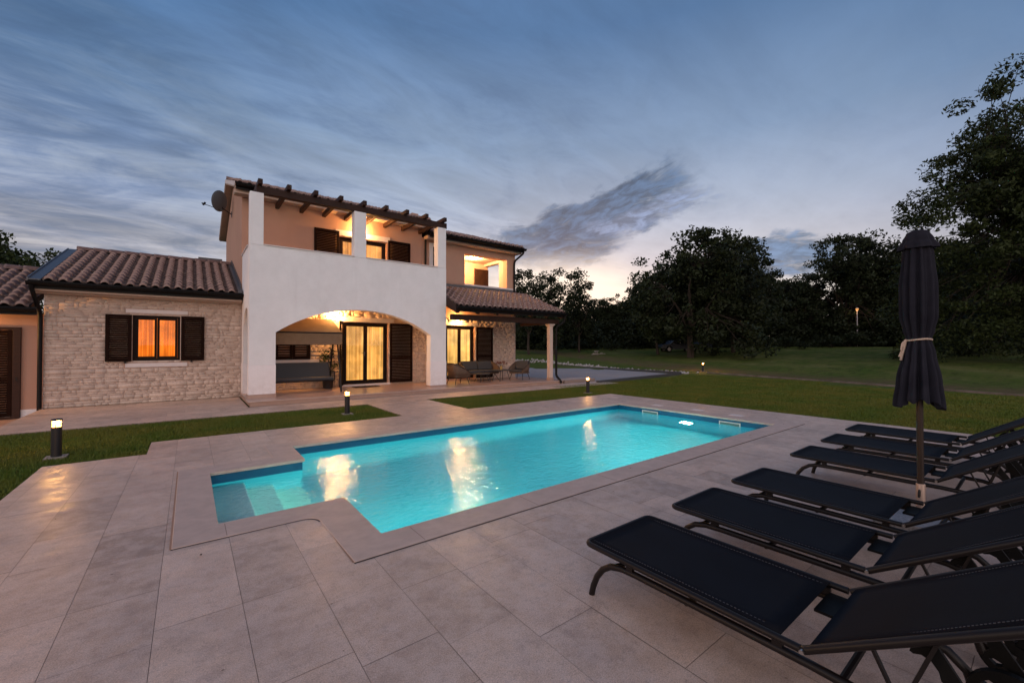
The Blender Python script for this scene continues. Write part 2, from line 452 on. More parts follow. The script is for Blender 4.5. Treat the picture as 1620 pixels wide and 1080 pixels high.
# ------------------------------------------------------------------ terrain
def terr(x, y):
    r = math.hypot(x, y)
    z = max(0.0, r - 29.0) * .0475
    return -.03 + min(z, 1.5 + (r - 60) * .004 if r > 60 else z)
rng = np.random.default_rng(7)
gx = np.concatenate([np.linspace(-300, -30, 28), np.linspace(-28, 80, 109), np.linspace(84, 600, 30)])
gy = np.concatenate([np.linspace(-300, -30, 28), np.linspace(-28, 80, 109), np.linspace(84, 600, 30)])
# keep a hole under the pool
gx = np.unique(np.round(np.concatenate([gx, [-.05, 9.45]]), 4)); gy = np.unique(np.round(np.concatenate([gy, [3.2, 7.45]]), 4))
nx, ny = len(gx), len(gy)
V = np.array([(x, y, terr(x, y) + (rng.normal(0, .03) if math.hypot(x, y) > 28 else 0)) for y in gy for x in gx])
# lower forecourt left of the walkway, beside the annex
for i, (x, y, z) in enumerate(V):
    if x <= -3.0 and 10 < y < 40: V[i, 2] = -.30
F = []
for j in range(ny - 1):
    for i in range(nx - 1):
        cx, cy = (gx[i] + gx[i + 1]) / 2, (gy[j] + gy[j + 1]) / 2
        if -.05 < cx < 9.45 and 3.2 < cy < 7.45: continue
        F.append((j * nx + i, j * nx + i + 1, (j + 1) * nx + i + 1, (j + 1) * nx + i))
def groundcol(t, v, c, b):
    g1 = n_noise(t, v, .35, 5, .6).ss(.35, .7)
    c = n_mix(t, g1, (.080, .130, .020), (.130, .148, .034))
    g2 = n_noise(t, n_map(t, v, (1, 1, 1)), 2.2, 6, .7).ss(.42, .72)
    c = n_mix(t, g2 * .6, c, (.15, .12, .05))
    g3 = n_noise(t, n_map(t, v, (.5, 1.6, 1), (0, 0, R(35))), 1.6, 6, .75).ss(.45, .65)
    c = n_mix(t, g3 * .55, c, (.030, .045, .012))
    fine = n_noise(t, v, 28, 5, .75).ss(.35, .7)
    c = n_mix(t, fine * .40, c, (.028, .038, .010))
    # worn earth strip beyond the edging line of the lawn
    s = t.nodes.new('ShaderNodeSeparateXYZ'); t.links.new(v, s.inputs[0])
    X, Y = Nd(t, s.outputs[0]), Nd(t, s.outputs[1])
    dd = X - (Y * .281 + 20.75)
    wv = (n_noise(t, v, .5, 4, .6) - .5) * 3.0
    band = ((dd + wv).ss(.1, .5) * (dd + wv).ss(6.0, 2.0)) * n_noise(t, v, 1.3, 5, .7).ss(.3, .6)
    c = n_mix(t, band * .8, c, (.13, .085, .052))
    far = (n_noise(t, n_map(t, v, (.4, .4, 1)), .9, 5, .7).ss(.45, .7) * dd.ss(5, 9))
    return n_mix(t, far * .6, c, (.19, .185, .07))
M['ground'] = mat('meadow_ground', (.05, .06, .02), .95, (.05, .06, .02), 1, bump=.9, bscale=22, bdist=.05, extra=groundcol, spec=.1)
g = npmesh('ground', V, F, M['ground'], smooth=True); tag(g, kind='structure')

# ------------------------------------------------------------------ paving generator (running strips of limestone)
def clip(a, b): 
    x0, y0, x1, y1 = max(a[0], b[0]), max(a[1], b[1]), min(a[2], b[2]), min(a[3], b[3])
    return (x0, y0, x1, y1) if x1 - x0 > .012 and y1 - y0 > .012 else None
def paving(name, rects, z, m, width=.41, lens=(.41, .62, .62, .82, .82, 1.05), along='Y', origin=(0, 0), seed=1, gap=.0013, thick=.12, base=True, sd=.10):
    rd = random.Random(seed)
    X0, Y0 = min(r[0] for r in rects), min(r[1] for r in rects); X1, Y1 = max(r[2] for r in rects), max(r[3] for r in rects)
    V, F, T = [], [], []
    a0, a1, b0, b1 = (X0, X1, Y0, Y1) if along == 'Y' else (Y0, Y1, X0, X1)
    o = origin[0] if along == 'Y' else origin[1]
    k = math.floor((a0 - o) / width)
    while o + k * width < a1:
        s0 = o + k * width; s1 = s0 + width; p = b0 - rd.random() * .8
        while p < b1:
            q = p + rd.choice(lens)
            tone = .5 + rd.gauss(0, sd)
            if rd.random() < .045: tone -= .36
            if rd.random() < .05: tone += .15
            dzz = rd.uniform(-.0008, .0008)
            for r in rects:
                c = clip((s0, p, s1, q) if along == 'Y' else (p, s0, q, s1), r)
                if c:
                    n = len(V); sl = (s0, p, s1, q) if along == 'Y' else (p, s0, q, s1)
                    x0, y0, x1, y1 = (c[i] + (gap if i < 2 else -gap) * (abs(c[i] - sl[i]) < 1e-6) for i in range(4))
                    zt = z + dzz
                    V += [(x0, y0, zt), (x1, y0, zt), (x1, y1, zt), (x0, y1, zt)]; F.append((n, n + 1, n + 2, n + 3)); T.append(min(1, max(0, tone)))
            p = q
        k += 1
    ob = npmesh(name, V, F, m, tone=T); tag(ob, kind='structure')
    if base:
        mb = MB()
        for r in rects: mb.box(r[0], r[1], z - thick, r[2], r[3], z - .004)
        bo = mb.build(name + '_bed', M['mortar']); tag(bo, kind='structure')
    return ob
DX0, DX1, DXL = -1.5, 10.98, -.48
deck = [(-1.5, -5, -.06, 8.0), (-.06, -5, 1.0, 4.16), (-.06, 6.6, 1.0, 8.0), (1.0, -5, 9.6, 3.12), (1.0, 7.5, 9.6, 8.0), (9.6, -5, DX1, 8.0), (DXL, 8.0, DX1, 8.95)]
paving('pool_deck', deck, 0.0, M['paving'], origin=(-.145, 0), seed=11)
paving('path', [(3.8, 8.955, 5.52, 11.295)], .002, M['paving'], .43, (.8, 1.2), 'X', (0, 8.95), 4)
paving('walkway', [(-2.9, 11.3, 1.2, 15.25), (1.2, 11.3, 14.4, 12.58)], .004, M['paving'], .41, (.6, .8, 1.0), 'X', (0, 11.3), 5, sd=.12)
mb = MB()
mb.box(-14, 10.0, -.33, -2.902, 15.5, -.21)
tag(mb.build('forecourt', M['terrace']), kind='structure')
# terrace: raised by one step, with a rounded front slab
paving('terrace_floor', [(1.22, 12.62, 12.45, 15.3)], .14, M['terrace'], .45, (.9,), 'X', (0, 12.6), 6, thick=.02, sd=.08)
mb = MB().box(1.24, 12.64, 0.0, 12.43, 15.3, .12); tag(mb.build('terrace_step', M['terrace']), kind='structure')
mb = MB().box(1.19, 12.60, .112, 12.48, 12.66, .139).box(1.19, 12.66, .112, 1.25, 13.35, .139)
tag(mb.build('terrace_edge', M['coping'], bevel=.008), kind='structure')
paving('driveway_apron', [(12.5, 12.6, 14.4, 13.4)], .135, M['paving'], .4, (.4, .8), 'X', (0, 12.6), 9, thick=.13)
# driveway, gravelly grey concrete pavers, with a dark kerb towards the lawn
def drivecol(t, v, c, b):
    n = n_noise(t, v, 9, 6, .7).ss(.35, .7)
    c = n_mix(t, n * .6, c, (.20, .185, .19)); n2 = n_noise(t, v, .6, 4, .6).ss(.4, .7)
    return n_mix(t, n2 * .35, c, (.40, .37, .37))
M['drive'] = mat('driveway_pavers', (.33, .30, .305), .8, (.29, .27, .275), 2, bump=.4, bscale=40, bdist=.01, extra=drivecol)
mb = MB().prism([(14.45, 12.15), (21.6, 12.95), (22.4, 18.9), (22.6, 26.5), (12.5, 27), (12.5, 13.4), (14.4, 13.4)], 'Z', -.1, .012)
tag(mb.build('driveway', M['drive']), kind='structure')
mb = MB().bar((13.9, 12.02, .03), (21.9, 12.9, .03), .14, .12).bar((22.1, 13.0, .06), (22.5, 18.9, .06), .14, .12).bar((22.5, 18.9, .06), (22.75, 26.5, .06), .14, .12)
tag(mb.build('driveway_kerb', M['flash']), kind='structure')
# pale rubble along the far edge of the drive
rd = random.Random(3); V = []; F = []
for i in range(420):
    y = rd.uniform(13, 29); x = 22.7 + (y - 13) * .03 + abs(rd.gauss(0, .5)) + (rd.uniform(-2, 1) if y > 26 else 0); s = rd.uniform(.03, .13)
    n = len(V); zb = terr(x, y) + s * .3
    V += [(x - s, y, zb), (x, y - s, zb), (x + s, y, zb), (x, y + s, zb), (x, y, zb + s * .8), (x, y, zb - s)]
    F += [(n, n + 1, n + 4), (n + 1, n + 2, n + 4), (n + 2, n + 3, n + 4), (n + 3, n, n + 4), (n + 1, n, n + 5), (n + 2, n + 1, n + 5)]
M['rubble'] = mat('pale_rubble', (.42, .39, .37), .9, (.3, .28, .27), 3)
tag(npmesh('rubble_strip', V, F, M['rubble']), kind='stuff', label='pale rubble along the far edge of the driveway')
# low edging line of the mown lawn
mb = MB(); pts = [(24.3, 12.6), (22.45, 5.49), (21.4, 2.34), (20.75, .5), (18.5, -7)]
for a, b in zip(pts, pts[1:]): mb.bar((a[0], a[1], -.0), (b[0], b[1], -.0), .07, .09)
M['edging'] = mat('lawn_edging', (.24, .19, .16), .9, (.10, .08, .06), 1.2)
tag(mb.build('lawn_edging', M['edging']), kind='structure')

# ------------------------------------------------------------------ pool
PX0, PX1, PY0, PY1 = 1.25, 9.24, 3.40, 7.24
BX0, BY0, BY1 = .19, 4.45, 6.33
WZ, PD = -.135, -1.35
def pool_outline(o=0.0):
    return [(BX0 - o, BY0 - o), (PX0 - o, BY0 - o), (PX0 - o, PY0 - o), (PX1 + o, PY0 - o), (PX1 + o, PY1 + o), (PX0 - o, PY1 + o), (PX0 - o, BY1 + o), (BX0 - o, BY1 + o)]
ol = pool_outline(0.012)
V = [(x, y, PD) for x, y in ol] + [(x, y, -.028) for x, y in ol]; n = len(ol)
mb = MB(); tri = tessellate_polygon([[Vector((x, y, 0)) for x, y in ol]])
mb.add(V, [(i, (i + 1) % n, n + (i + 1) % n, n + i) for i in range(n)] + [tuple(t) for t in tri])
def linercol(t, v, c, b):
    s = t.nodes.new('ShaderNodeSeparateXYZ'); t.links.new(v, s.inputs[0])
    n_ = n_noise(t, v, 1.4, 4, .6).ss(.35, .7)
    return n_mix(t, n_ * .25, c, (.045, .46, .60))
M['liner'] = mat('pool_liner', (.035, .42, .56), .5, (.04, .44, .58), 2, extra=linercol)
basin = MB(); basin.v, basin.f = mb.v, mb.f
tag(basin.build('pool_basin', M['liner']), kind='structure')
mb = MB()
M['liner2'] = mat('pool_step_liner', (.50, .92, .86), .5, (.40, .82, .76), 3)
M['liner3'] = mat('top_step_liner', (.34, .58, .64), .5, (.32, .55, .60), 3)
M['band'] = mat('shaded_liner_band', (.006, .10, .20), .4, (.006, .085, .18), 4, spec=.3)  # darker liner blue, painted in for the unlit wall above the water
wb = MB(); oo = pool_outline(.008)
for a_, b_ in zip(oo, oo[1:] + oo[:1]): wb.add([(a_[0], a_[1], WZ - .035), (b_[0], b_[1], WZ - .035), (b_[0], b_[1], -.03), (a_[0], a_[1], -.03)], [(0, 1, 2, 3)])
tag(wb.build('shaded_liner_band', M['band']), kind='structure')
tag(MB().box(BX0 - .01, BY0 - .01, PD, .56, BY1 + .01, -.30).build('pool_step', M['liner3'], bevel=.012), kind='structure')
mb.box(.56, BY0 - .01, PD, .88, BY1 + .01, -.58).box(.88, BY0 - .01, PD, 1.22, BY1 + .01, -.86)
tag(mb.build('pool_steps', M['liner2'], bevel=.012), kind='structure')
# coping ring, raised a little, one rounded inner corner on the near side
def arc(cx, cy, r, a0, a1, n=7): return [(cx + r * math.cos(R(a0 + (a1 - a0) * i / n)), cy + r * math.sin(R(a0 + (a1 - a0) * i / n))) for i in range(n + 1)]
def cop_out(e=0.0):
    return [(-.10 - e, 4.13 - e)] + arc(.80 - e, 4.00 - e, .13, 90, 0) + [(.95 - e, 3.08 - e), (9.62 + e, 3.08 - e), (9.62 + e, 7.54 + e), (.93 - e, 7.54 + e), (.93 - e, 6.64 + e), (-.10 - e, 6.64 + e)]
mb = MB().prism(cop_out(), 'Z', -.03, .010, [pool_outline(-.018)])
cp = tag(mb.build('pool_coping', M['coping'], bevel=.005), kind='structure')
mb = MB()
co = cop_out(.004)
near = co[:-4][:10]
def strip(mb, pts, wdt, z0, z1):
    for a, b in zip(pts, pts[1:]): mb.bar((a[0], a[1], (z0 + z1) / 2), (b[0], b[1], (z0 + z1) / 2), wdt, z1 - z0)
strip(mb, [co[0]] + co[1:9], .014, -.003, .003); strip(mb, [co[9], (9.76, 3.075)], .014, -.003, .003)
strip(mb, [co[9], (9.63, 3.076)], .014, -.003, .003)
tag(mb.build('coping_joint', M['dark_joint']), kind='structure')
mb = MB(); strip(mb, [(-.107, 4.13), (-.107, 6.64)], .012, .0035, .0045); strip(mb, [(.944, 3.95), (.944, 3.09)], .014, .0035, .0045)
tag(mb.build('sealant_line', M['sealant']), kind='structure')
mb = MB()
for y in (3.4, 4.0, 4.6, 5.2, 5.8, 6.4, 7.0): mb.box(9.26, y, .0095, 9.61, y + .006, .0107)
for x in (.25, 1.5, 2.7, 3.9, 5.1, 6.3, 7.5, 8.7): mb.box(x, 3.09 if x > .9 else 4.14, .0095, x + .005, 3.38 if x > .9 else 4.43, .0107)
tag(mb.build('coping_seams', M['mortar']), kind='structure')
# water sheet
m = D.materials.new('pool_water'); m.use_nodes = True; t = m.node_tree; b = t.nodes['Principled BSDF']
b.inputs['Base Color'].default_value = (.80, 1.0, 1.0, 1); b.inputs['Roughness'].default_value = .015
b.inputs['IOR'].default_value = 1.33; b.inputs['Transmission Weight'].default_value = 1.0
v = t.nodes.new('ShaderNodeTexCoord').outputs['Object']
h = n_noise(t, n_map(t, v, (1.0, 1.5, 1), (0, 0, R(20))), 2.2, 2, .5, .6) * .42 + n_noise(t, n_map(t, v, (1.0, 1.7, 1), (0, 0, R(-30))), 9.0, 3, .6, .5) * .52
bp = t.nodes.new('ShaderNodeBump'); bp.inputs['Strength'].default_value = 1.0; bp.inputs['Distance'].default_value = .019
t.links.new(h.k, bp.inputs['Height']); t.links.new(bp.outputs[0], b.inputs['Normal'])
M['water'] = m
ol = pool_outline(0.010); tri = tessellate_polygon([[Vector((x, y, 0)) for x, y in ol]])
me = D.meshes.new('pool_water'); me.from_pydata([(x, y, WZ) for x, y in ol], [], [tuple(q) for q in tri]); me.materials.append(m)
for p in me.polygons:
    if p.normal.z < 0: p.flip()
wo = D.objects.new('pool_water', me); COL.objects.link(wo); tag(wo, kind='structure')
# underwater lamps
PCOL = (.66, 1.0, .75)
def plamp(x, y, z, d, power, label=None, vis=False):
    t_ = thing('pool_light', label, 'pool light', (x, y, z))
    q = Vector(d).to_track_quat('Z', 'Y').to_euler(); t_.rotation_euler = q
    MB().lathe([(.135, 0), (.135, .012), (.10, .02), (.098, .012)], n=28).build('rim', M['trim'], t_, smooth=True)
    MB().lathe([(.075, .008), (.074, .02), (.05, .028), (.001, .03)], n=28).build('lens', emis('pool_lens', (1, .97, .86), 14 if vis else 5), t_, smooth=True)
    l = D.lights.new('pool_lamp', 'AREA'); l.shape = 'DISK'; l.size = .18; l.energy = power; l.color = PCOL; l.spread = R(170)
    o = D.objects.new('pool_lamp', l); COL.objects.link(o); o.parent = t_; o.location = (0, 0, .045); o.rotation_euler = (R(180), 0, 0)
    return t_
plamp(9.235, 5.26, -.62, (-1, 0, 0), 95, 'round white underwater lamp shining in the far end wall of the pool', True)
plamp(2.5, 3.405, -.62, (-.12, 1, .0), 72, 'underwater lamp in the near long wall of the pool beside the steps')
plamp(6.4, 3.405, -.62, (0, 1, 0), 60, 'underwater lamp in the near long wall towards the far end of the pool')
# skimmer mouths at the waterline and their lids in the deck
for y0, lb in ((6.05, 'white framed skimmer mouth at the waterline nearer the lawn bollard corner'), (4.08, 'white framed skimmer mouth at the waterline right of the pool lamp')):
    t_ = thing('skimmer', lb, 'skimmer', (9.245, y0, -.12), group='pool skimmers')
    fr = MB().box(-.014, 0, -.09, .0, .022, .045).box(-.014, .428, -.09, .0, .45, .045).box(-.014, .022, .024, .0, .428, .045).box(-.014, .022, -.09, .0, .428, -.07)
    fr.build('frame', M['trim'], t_)
    MB().box(-.010, .022, -.07, -.004, .428, .024).build('flap', mat('skimmer_flap', (.10, .16, .15), .4), t_)
for (x, y), lb in (((9.79, 6.42), 'pale lid in the deck behind the left skimmer'), ((9.83, 5.35), 'pale lid in the deck behind the pool lamp'), ((9.76, 4.4), 'pale lid in the deck behind the right skimmer')):
    o = MB().box(-.10, -.14, 0, .10, .14, .006).box(-.085, -.125, .006, .085, .125, .009).build('deck_lid', M['trim'], bevel=.003)
    o.location = (x, y, .001); tag(o, lb, 'deck lid', 'pale lids behind the pool end')
# ------------------------------------------------------------------ building helpers
def att(o, root):
    o.parent = root
    if root.type == 'EMPTY': o.matrix_parent_inverse = Matrix.Translation(-Vector(root.location))
    return o
def rectl(x0, z0, x1, z1): return [(x0, z0), (x1, z0), (x1, z1), (x0, z1)]
def cladding(name, root, x0, x1, z0, z1, Y, holes, seed, m=None, top=None):
    rd = random.Random(seed)
    xs = sorted({x0, x1} | {h[0] for h in holes} | {h[2] for h in holes}); zs = sorted({z0, z1} | {h[1] for h in holes} | {h[3] for h in holes})
    free = []
    for a, b in zip(zs, zs[1:]):
        run = None
        for c, d in zip(xs, xs[1:]):
            cx, cz = (c + d) / 2, (a + b) / 2
            if any(h[0] < cx < h[2] and h[1] < cz < h[3] for h in holes):
                run = None
            elif run and abs(run[2] - c) < 1e-6: run[2] = d
            else: run = [c, a, d, b]; free.append(run)
    V, F, T = [], [], []
    z = z0
    while z < z1:
        h = rd.choice((.04, .05, .06, .06, .075, .085, .12)); x = x0 - rd.random() * .3
        if z + h > z1 - .04: h = z1 - z
        while x < x1:
            l = rd.choice((.09, .13, .17, .22, .27, .34, .45)) * (1.2 if h > .12 else 1)
            tone = .5 + rd.gauss(0, .2); pr = rd.uniform(.001, .0045)
            for r in free:
                c = clip((x, z, x + l, z + h), r)
                if c:
                    g = .002; n = len(V); a, b_, d, e = c[0] + g, c[1] + g, c[2] - g, c[3] - g; y = Y - .006 - pr; i = .0015
                    V += [(a, Y, b_), (d, Y, b_), (d, Y, e), (a, Y, e), (a + i, y, b_ + i), (d - i, y, b_ + i), (d - i, y, e - i), (a + i, y, e - i)]
                    F += [(n + 4, n + 5, n + 6, n + 7), (n, n + 1, n + 5, n + 4), (n + 1, n + 2, n + 6, n + 5), (n + 2, n + 3, n + 7, n + 6), (n + 3, n, n + 4, n + 7)]
                    T += [tone] * 5
            x += l
        z += h
    o = npmesh(name, V, F, m or M['stone'], tone=[min(1, max(0, q)) for q in T]); return att(o, root)
def roof_tiles(root, x0, x1, e, r, per=.245, row=.345, name='roof_tiles', seed=1, skew=None):
    """e=(y,z) eave, r=(y,z) ridge"""
    rd = random.Random(seed)
    L = math.hypot(r[0] - e[0], r[1] - e[1]); dy, dz_ = (r[0] - e[0]) / L, (r[1] - e[1]) / L; s = 1 if dy > 0 else -1
    ny_, nz_ = -dz_ * s, abs(dy)
    nc = max(1, round((x1 - x0) / per)); per = (x1 - x0) / nc; nr = max(1, round(L / row)); row = L / nr
    prof = [(0, .0), (.08, .008), (.15, .040), (.26, .068), (.38, .083), (.50, .081), (.62, .060), (.71, .030), (.78, .004), (.88, -.006), (1.0, 0.0)]
    V, F, UV = [], [], []
    TT = (0.001, .0, .5, .999)
    for j in range(nr):
        for i in range(nc):
            jit = rd.uniform(-.006, .006); jx = rd.uniform(-.006, .006); jl = rd.uniform(-.012, .012)
            n = len(V)
            for t_, lift in ((0, .056), (0, .004), (.5, .030), (1.08, .002)):
                for k, (u, h) in enumerate(prof):
                    dl = (j + t_) * row + jl
                    hh = (h * (1.0 if not (t_ == 0 and lift < .02) else .8)) + lift + jit
                    V.append((x0 + (i + u) * per + jx, e[0] + dy * dl + ny_ * hh, e[1] + dz_ * dl + nz_ * hh))
            m_ = len(prof)
            for a, b_ in ((1, 0), (0, 2), (2, 3)):
                for k in range(m_ - 1):
                    F.append((n + a * m_ + k, n + a * m_ + k + 1, n + b_ * m_ + k + 1, n + b_ * m_ + k))
                    ta, tb = TT[a], TT[b_]; UV += [(i + prof[k][0] * .999, j + ta), (i + prof[k + 1][0] * .999, j + ta), (i + prof[k + 1][0] * .999, j + tb), (i + prof[k][0] * .999, j + tb)]
    o = npmesh(name, V, F, M['tile'])
    uvl = o.data.uv_layers.new(name='UVMap'); uvl.data.foreach_set('uv', np.array(UV, np.float32).ravel())
    return att(o, root)
def ridge_caps(root, x0, x1, y, z, name='ridge_tiles', r=.135):
    z -= .035
    mb = MB(); n = round((x1 - x0) / .36); st = (x1 - x0) / n
    for i in range(n):
        a = x0 + i * st; vs, fs = [], []
        for q, rr in ((a, r * 1.06), (a + st * 1.06, r * .9)):
            for k in range(9): th = R(-10 + 200 * k / 8); vs.append((q, y + rr * math.cos(th), z + rr * math.sin(th) * .85))
        fs = [(k, k + 1, k + 10, k + 9) for k in range(8)] + [tuple(range(9))]
        mb.add(vs, fs)
    o = mb.build(name, M['tile'], smooth=False); uvl = o.data.uv_layers.new(name='UVMap')
    return att(o, root)
def hgutter(root, x0, x1, y, z, r=.082, name='gutter'):
    mb = MB(); vs = []; n = 9
    for x in (x0, x1):
        for rr in (r, r - .008):
            for k in range(n): th = R(180 + 180 * k / (n - 1)); vs.append((x, y + rr * math.cos(th), z + rr * math.sin(th)))
    fs = []
    for k in range(n - 1):
        fs += [(k, k + 1, 2 * n + k + 1, 2 * n + k), (n + k, 3 * n + k, 3 * n + k + 1, n + k + 1), (k, n + k, n + k + 1, k + 1), (2 * n + k, 2 * n + k + 1, 3 * n + k + 1, 3 * n + k)]
    fs += [(0, 2 * n, 3 * n, n), (n - 1, 2 * n - 1, 4 * n - 1, 3 * n - 1)]
    mb.add(vs, fs)
    mb.tube([(x0, y - r, z), (x1, y - r, z)], .012, 6)
    mb.prism([(y + r * math.cos(R(180 + 180 * k / 8)), z + r * math.sin(R(180 + 180 * k / 8))) for k in range(9)], 'X', x0, x0 + .01)
    mb.prism([(y + r * math.cos(R(180 + 180 * k / 8)), z + r * math.sin(R(180 + 180 * k / 8))) for k in range(9)], 'X', x1 - .01, x1)
    mb.box(x0 + .02, y + r * .9, z - .15, x1 - .02, y + r + .025, z + .05)
    return att(mb.build(name, M['gutter']), root)
def pipe(root, pts, r=.045, name='downpipe', m=None):
    # rounded corners
    P = [Vector(p) for p in pts]; out_ = [P[0]]
    for a, b, c in zip(P, P[1:], P[2:]):
        d = min(.09, (b - a).length / 2.2, (c - b).length / 2.2); p0 = b + (a - b).normalized() * d; p1 = b + (c - b).normalized() * d
        for k in range(5): q = k / 4; out_.append(p0 * (1 - q) ** 2 + b * 2 * q * (1 - q) + p1 * q * q)
    out_.append(P[-1])
    return att(MB().tube(out_, r, 10).build(name, m or M['gutter'], smooth=True), root)
def shutter_mesh(x0, x1, z0, z1, y, th=.045, mid=True, fw=.075, pitch=.055):
    mb = MB(); xa, xb = min(x0, x1), max(x0, x1)
    mb.box(xa, y - th, z0, xa + fw, y, z1).box(xb - fw, y - th, z0, xb, y, z1)
    mb.box(xa + fw, y - th, z0, xb - fw, y, z0 + fw * 1.2).box(xa + fw, y - th, z1 - fw, xb - fw, y, z1)
    zs = [(z0 + fw * 1.2, z1 - fw)]
    if mid:
        zm = z0 + (z1 - z0) * .42; mb.box(xa + fw, y - th, zm - fw / 2, xb - fw, y, zm + fw / 2); zs = [(z0 + fw * 1.2, zm - fw / 2), (zm + fw / 2, z1 - fw)]
    for a, b in zs:
        n = max(1, int((b - a) / pitch)); st = (b - a) / n
        for i in range(n):
            zc = a + (i + .5) * st
            mb.bar((xa + fw, y - th / 2, zc), (xb - fw, y - th / 2, zc), th * 1.05, .009, up=(0, -.80, .60))
    return mb
CUR = {}
def curtain(root, x0, x1, z0, z1, y, m, seed=0):
    n = int((x1 - x0) / .018) + 2; rd = random.Random(seed); ph = rd.random() * 6; V, F = [], []
    for i in range(n):
        x = x0 + (x1 - x0) * i / (n - 1); dyv = .03 * math.sin(x * 42 + ph) + .02 * math.sin(x * 71 + ph * 2)
        V += [(x, y + dyv * .6, z1), (x, y + dyv, z0)]
    F = [(2 * i, 2 * i + 2, 2 * i + 3, 2 * i + 1) for i in range(n - 1)]
    o = npmesh('curtain', V, F, m, smooth=True); o.parent = root; return o
def opening(root, kind, x0, x1, z0, z1, Y, m_cur, seed, fr=.075, leaf=.065, shutters=(), sill=None, lintel=None, recess=.10, mid=True, handle=False, leaves=2, glaze=True):
    """a glazed window or door in a wall whose face is y=Y; sub-parts hang under its frame"""
    yf = Y + recess
    mb = MB().prism(rectl(x0, z0, x1, z1), 'Y', yf, yf + .07, [rectl(x0 + fr, z0 + fr, x1 - fr, z1 - fr)])
    f = att(mb.build(kind, M['frame'], bevel=.004), root)
    w_ = (x1 - x0 - 2 * fr) / leaves
    for i in range(leaves):
        a, b = x0 + fr + i * w_, x0 + fr + (i + 1) * w_
        o = MB().prism(rectl(a + .003, z0 + fr + .003, b - .003, z1 - fr - .003), 'Y', yf - .012, yf + .05, [rectl(a + leaf, z0 + fr + leaf, b - leaf, z1 - fr - leaf)]).build('sash', M['frame'], f, bevel=.004)
        MB().box(a + leaf, yf + .02, z0 + fr + leaf, b - leaf, yf + .026, z1 - fr - leaf).build('pane', M['glass'], f)
    curtain(f, x0 + fr, x1 - fr, z0 + fr, z1 - fr, yf + .16, m_cur, seed)
    if handle:
        xm = (x0 + x1) / 2
        MB().box(xm - .05, yf - .03, (z0 + z1) / 2 - .1, xm - .025, yf - .012, (z0 + z1) / 2 + .06).bar((xm - .038, yf - .055, (z0 + z1) / 2), (xm - .15, yf - .055, (z0 + z1) / 2), .018, .018).bar((xm - .038, yf - .02, (z0 + z1) / 2), (xm - .038, yf - .06, (z0 + z1) / 2), .018, .018).build('handle', M['flash'], f)
    for (a, b, c, d) in shutters:
        s = shutter_mesh(a, b, c, d, Y - .025, mid=mid).build('shutter', M['shutter'], f)
    if sill: MB().box(sill[0], Y - .035, sill[2], sill[1], Y + recess + .02, sill[3]).build('sill', M['trim'], f, bevel=.004)
    if lintel: MB().box(lintel[0], Y - .022, lintel[2], lintel[1], Y + .05, lintel[3]).build('lintel', M['trim'], f, bevel=.003)
    return f
M['cur_or'] = curtain_mat('curtain_orange', (1.0, .22, .018), 1.1)
M['cur_ye'] = curtain_mat('curtain_yellow', (1.0, .50, .12), 1.25)
M['cur_pale'] = curtain_mat('curtain_pale', (1.0, .58, .16), 1.3)
M['cur_am'] = curtain_mat('curtain_amber', (1.0, .42, .10), 1.1)

# ================================================================== villa
villa = thing('villa', 'two storey peach and stone villa with a white arched balcony front and clay tile roofs', 'house', (4.5, 15.35, 0))
YW, TH = 15.35, .30
# --- left stone wing (back plaster box + cladding)
mb = MB().prism([(-2.86, -.3), (1.2, -.3), (1.2, 2.93), (-2.86, 2.93)], 'Y', YW, YW + .3, [rectl(-1.24, 1.16, -.22, 2.41)])
mb.box(-2.86, YW + .3, -.3, -2.58, 22.5, 2.93)
# gable triangle of the wing
mb.prism([(YW, 2.93), (22.6, 2.93), (19.0, 4.40)], 'X', -2.86, -2.60)
att(mb.build('wall', M['peach']), villa)['label'] = 'low side wing wall behind the stone cladding'
cladding('stone_cladding', villa, -2.885, 1.26, 0.0, 2.90, YW, [(-1.24, 1.16, -.22, 2.41), (-1.40, .975, -.04, 1.10), (-1.38, 2.46, -.05, 2.585)], 5)
mb = MB().bar((-2.87, YW + .12, 1.3), (-2.87, YW + .12, 2.9), .3, .3)
opening(villa, 'window', -1.24, -.22, 1.16, 2.41, YW, M['cur_or'], 1, fr=.06, leaf=.055, shutters=[(-1.77, -1.25, 1.15, 2.41), (-.20, .34, 1.15, 2.42)],
        sill=(-1.38, -.05, .985, 1.095), lintel=(-1.38, -.05, 2.47, 2.575), mid=False, recess=.07)
att(MB().box(-3.02, 14.96, 2.90, 1.24, 15.34, 3.03).box(-3.02, 15.1, 2.86, 1.24, 15.34, 2.9).build('cornice', M['cornice'], bevel=.01), villa)
# hooks that hold the shutters open
for bb in ((-1.40, YW - .09, 1.10, -1.36, YW - .0, 1.15), (.02, YW - .09, 1.10, .06, YW, 1.15)): att(MB().box(*bb).build('shutter_hook', M['black']), villa)
roof_tiles(villa, -2.84, 1.12, (14.92, 3.14), (19.0, 4.60), seed=2)
roof_tiles(villa, -2.84, 1.12, (23.0, 3.14), (19.0, 4.60), row=.6, seed=3)
ridge_caps(villa, -2.86, 1.24, 19.0, 4.67)
mb = MB().prism([(14.86, 3.02), (19.0, 4.49), (19.0, 4.60), (14.86, 3.13)], 'X', -3.04, 1.24).prism([(23.1, 3.02), (19.0, 4.49), (19.0, 4.60), (23.1, 3.13)], 'X', -3.04, 1.24)
att(mb.build('roof_deck', M['gutter']), villa)
mb = MB().prism([(14.84, 3.06), (19.0, 4.55), (19.0, 4.66), (14.84, 3.20)], 'X', -3.075, -3.05).prism([(14.84, 3.145), (19.0, 4.61), (19.0, 4.64), (14.84, 3.17)], 'X', -3.05, -2.85)
att(mb.build('verge_flashing', M['flash']), villa)
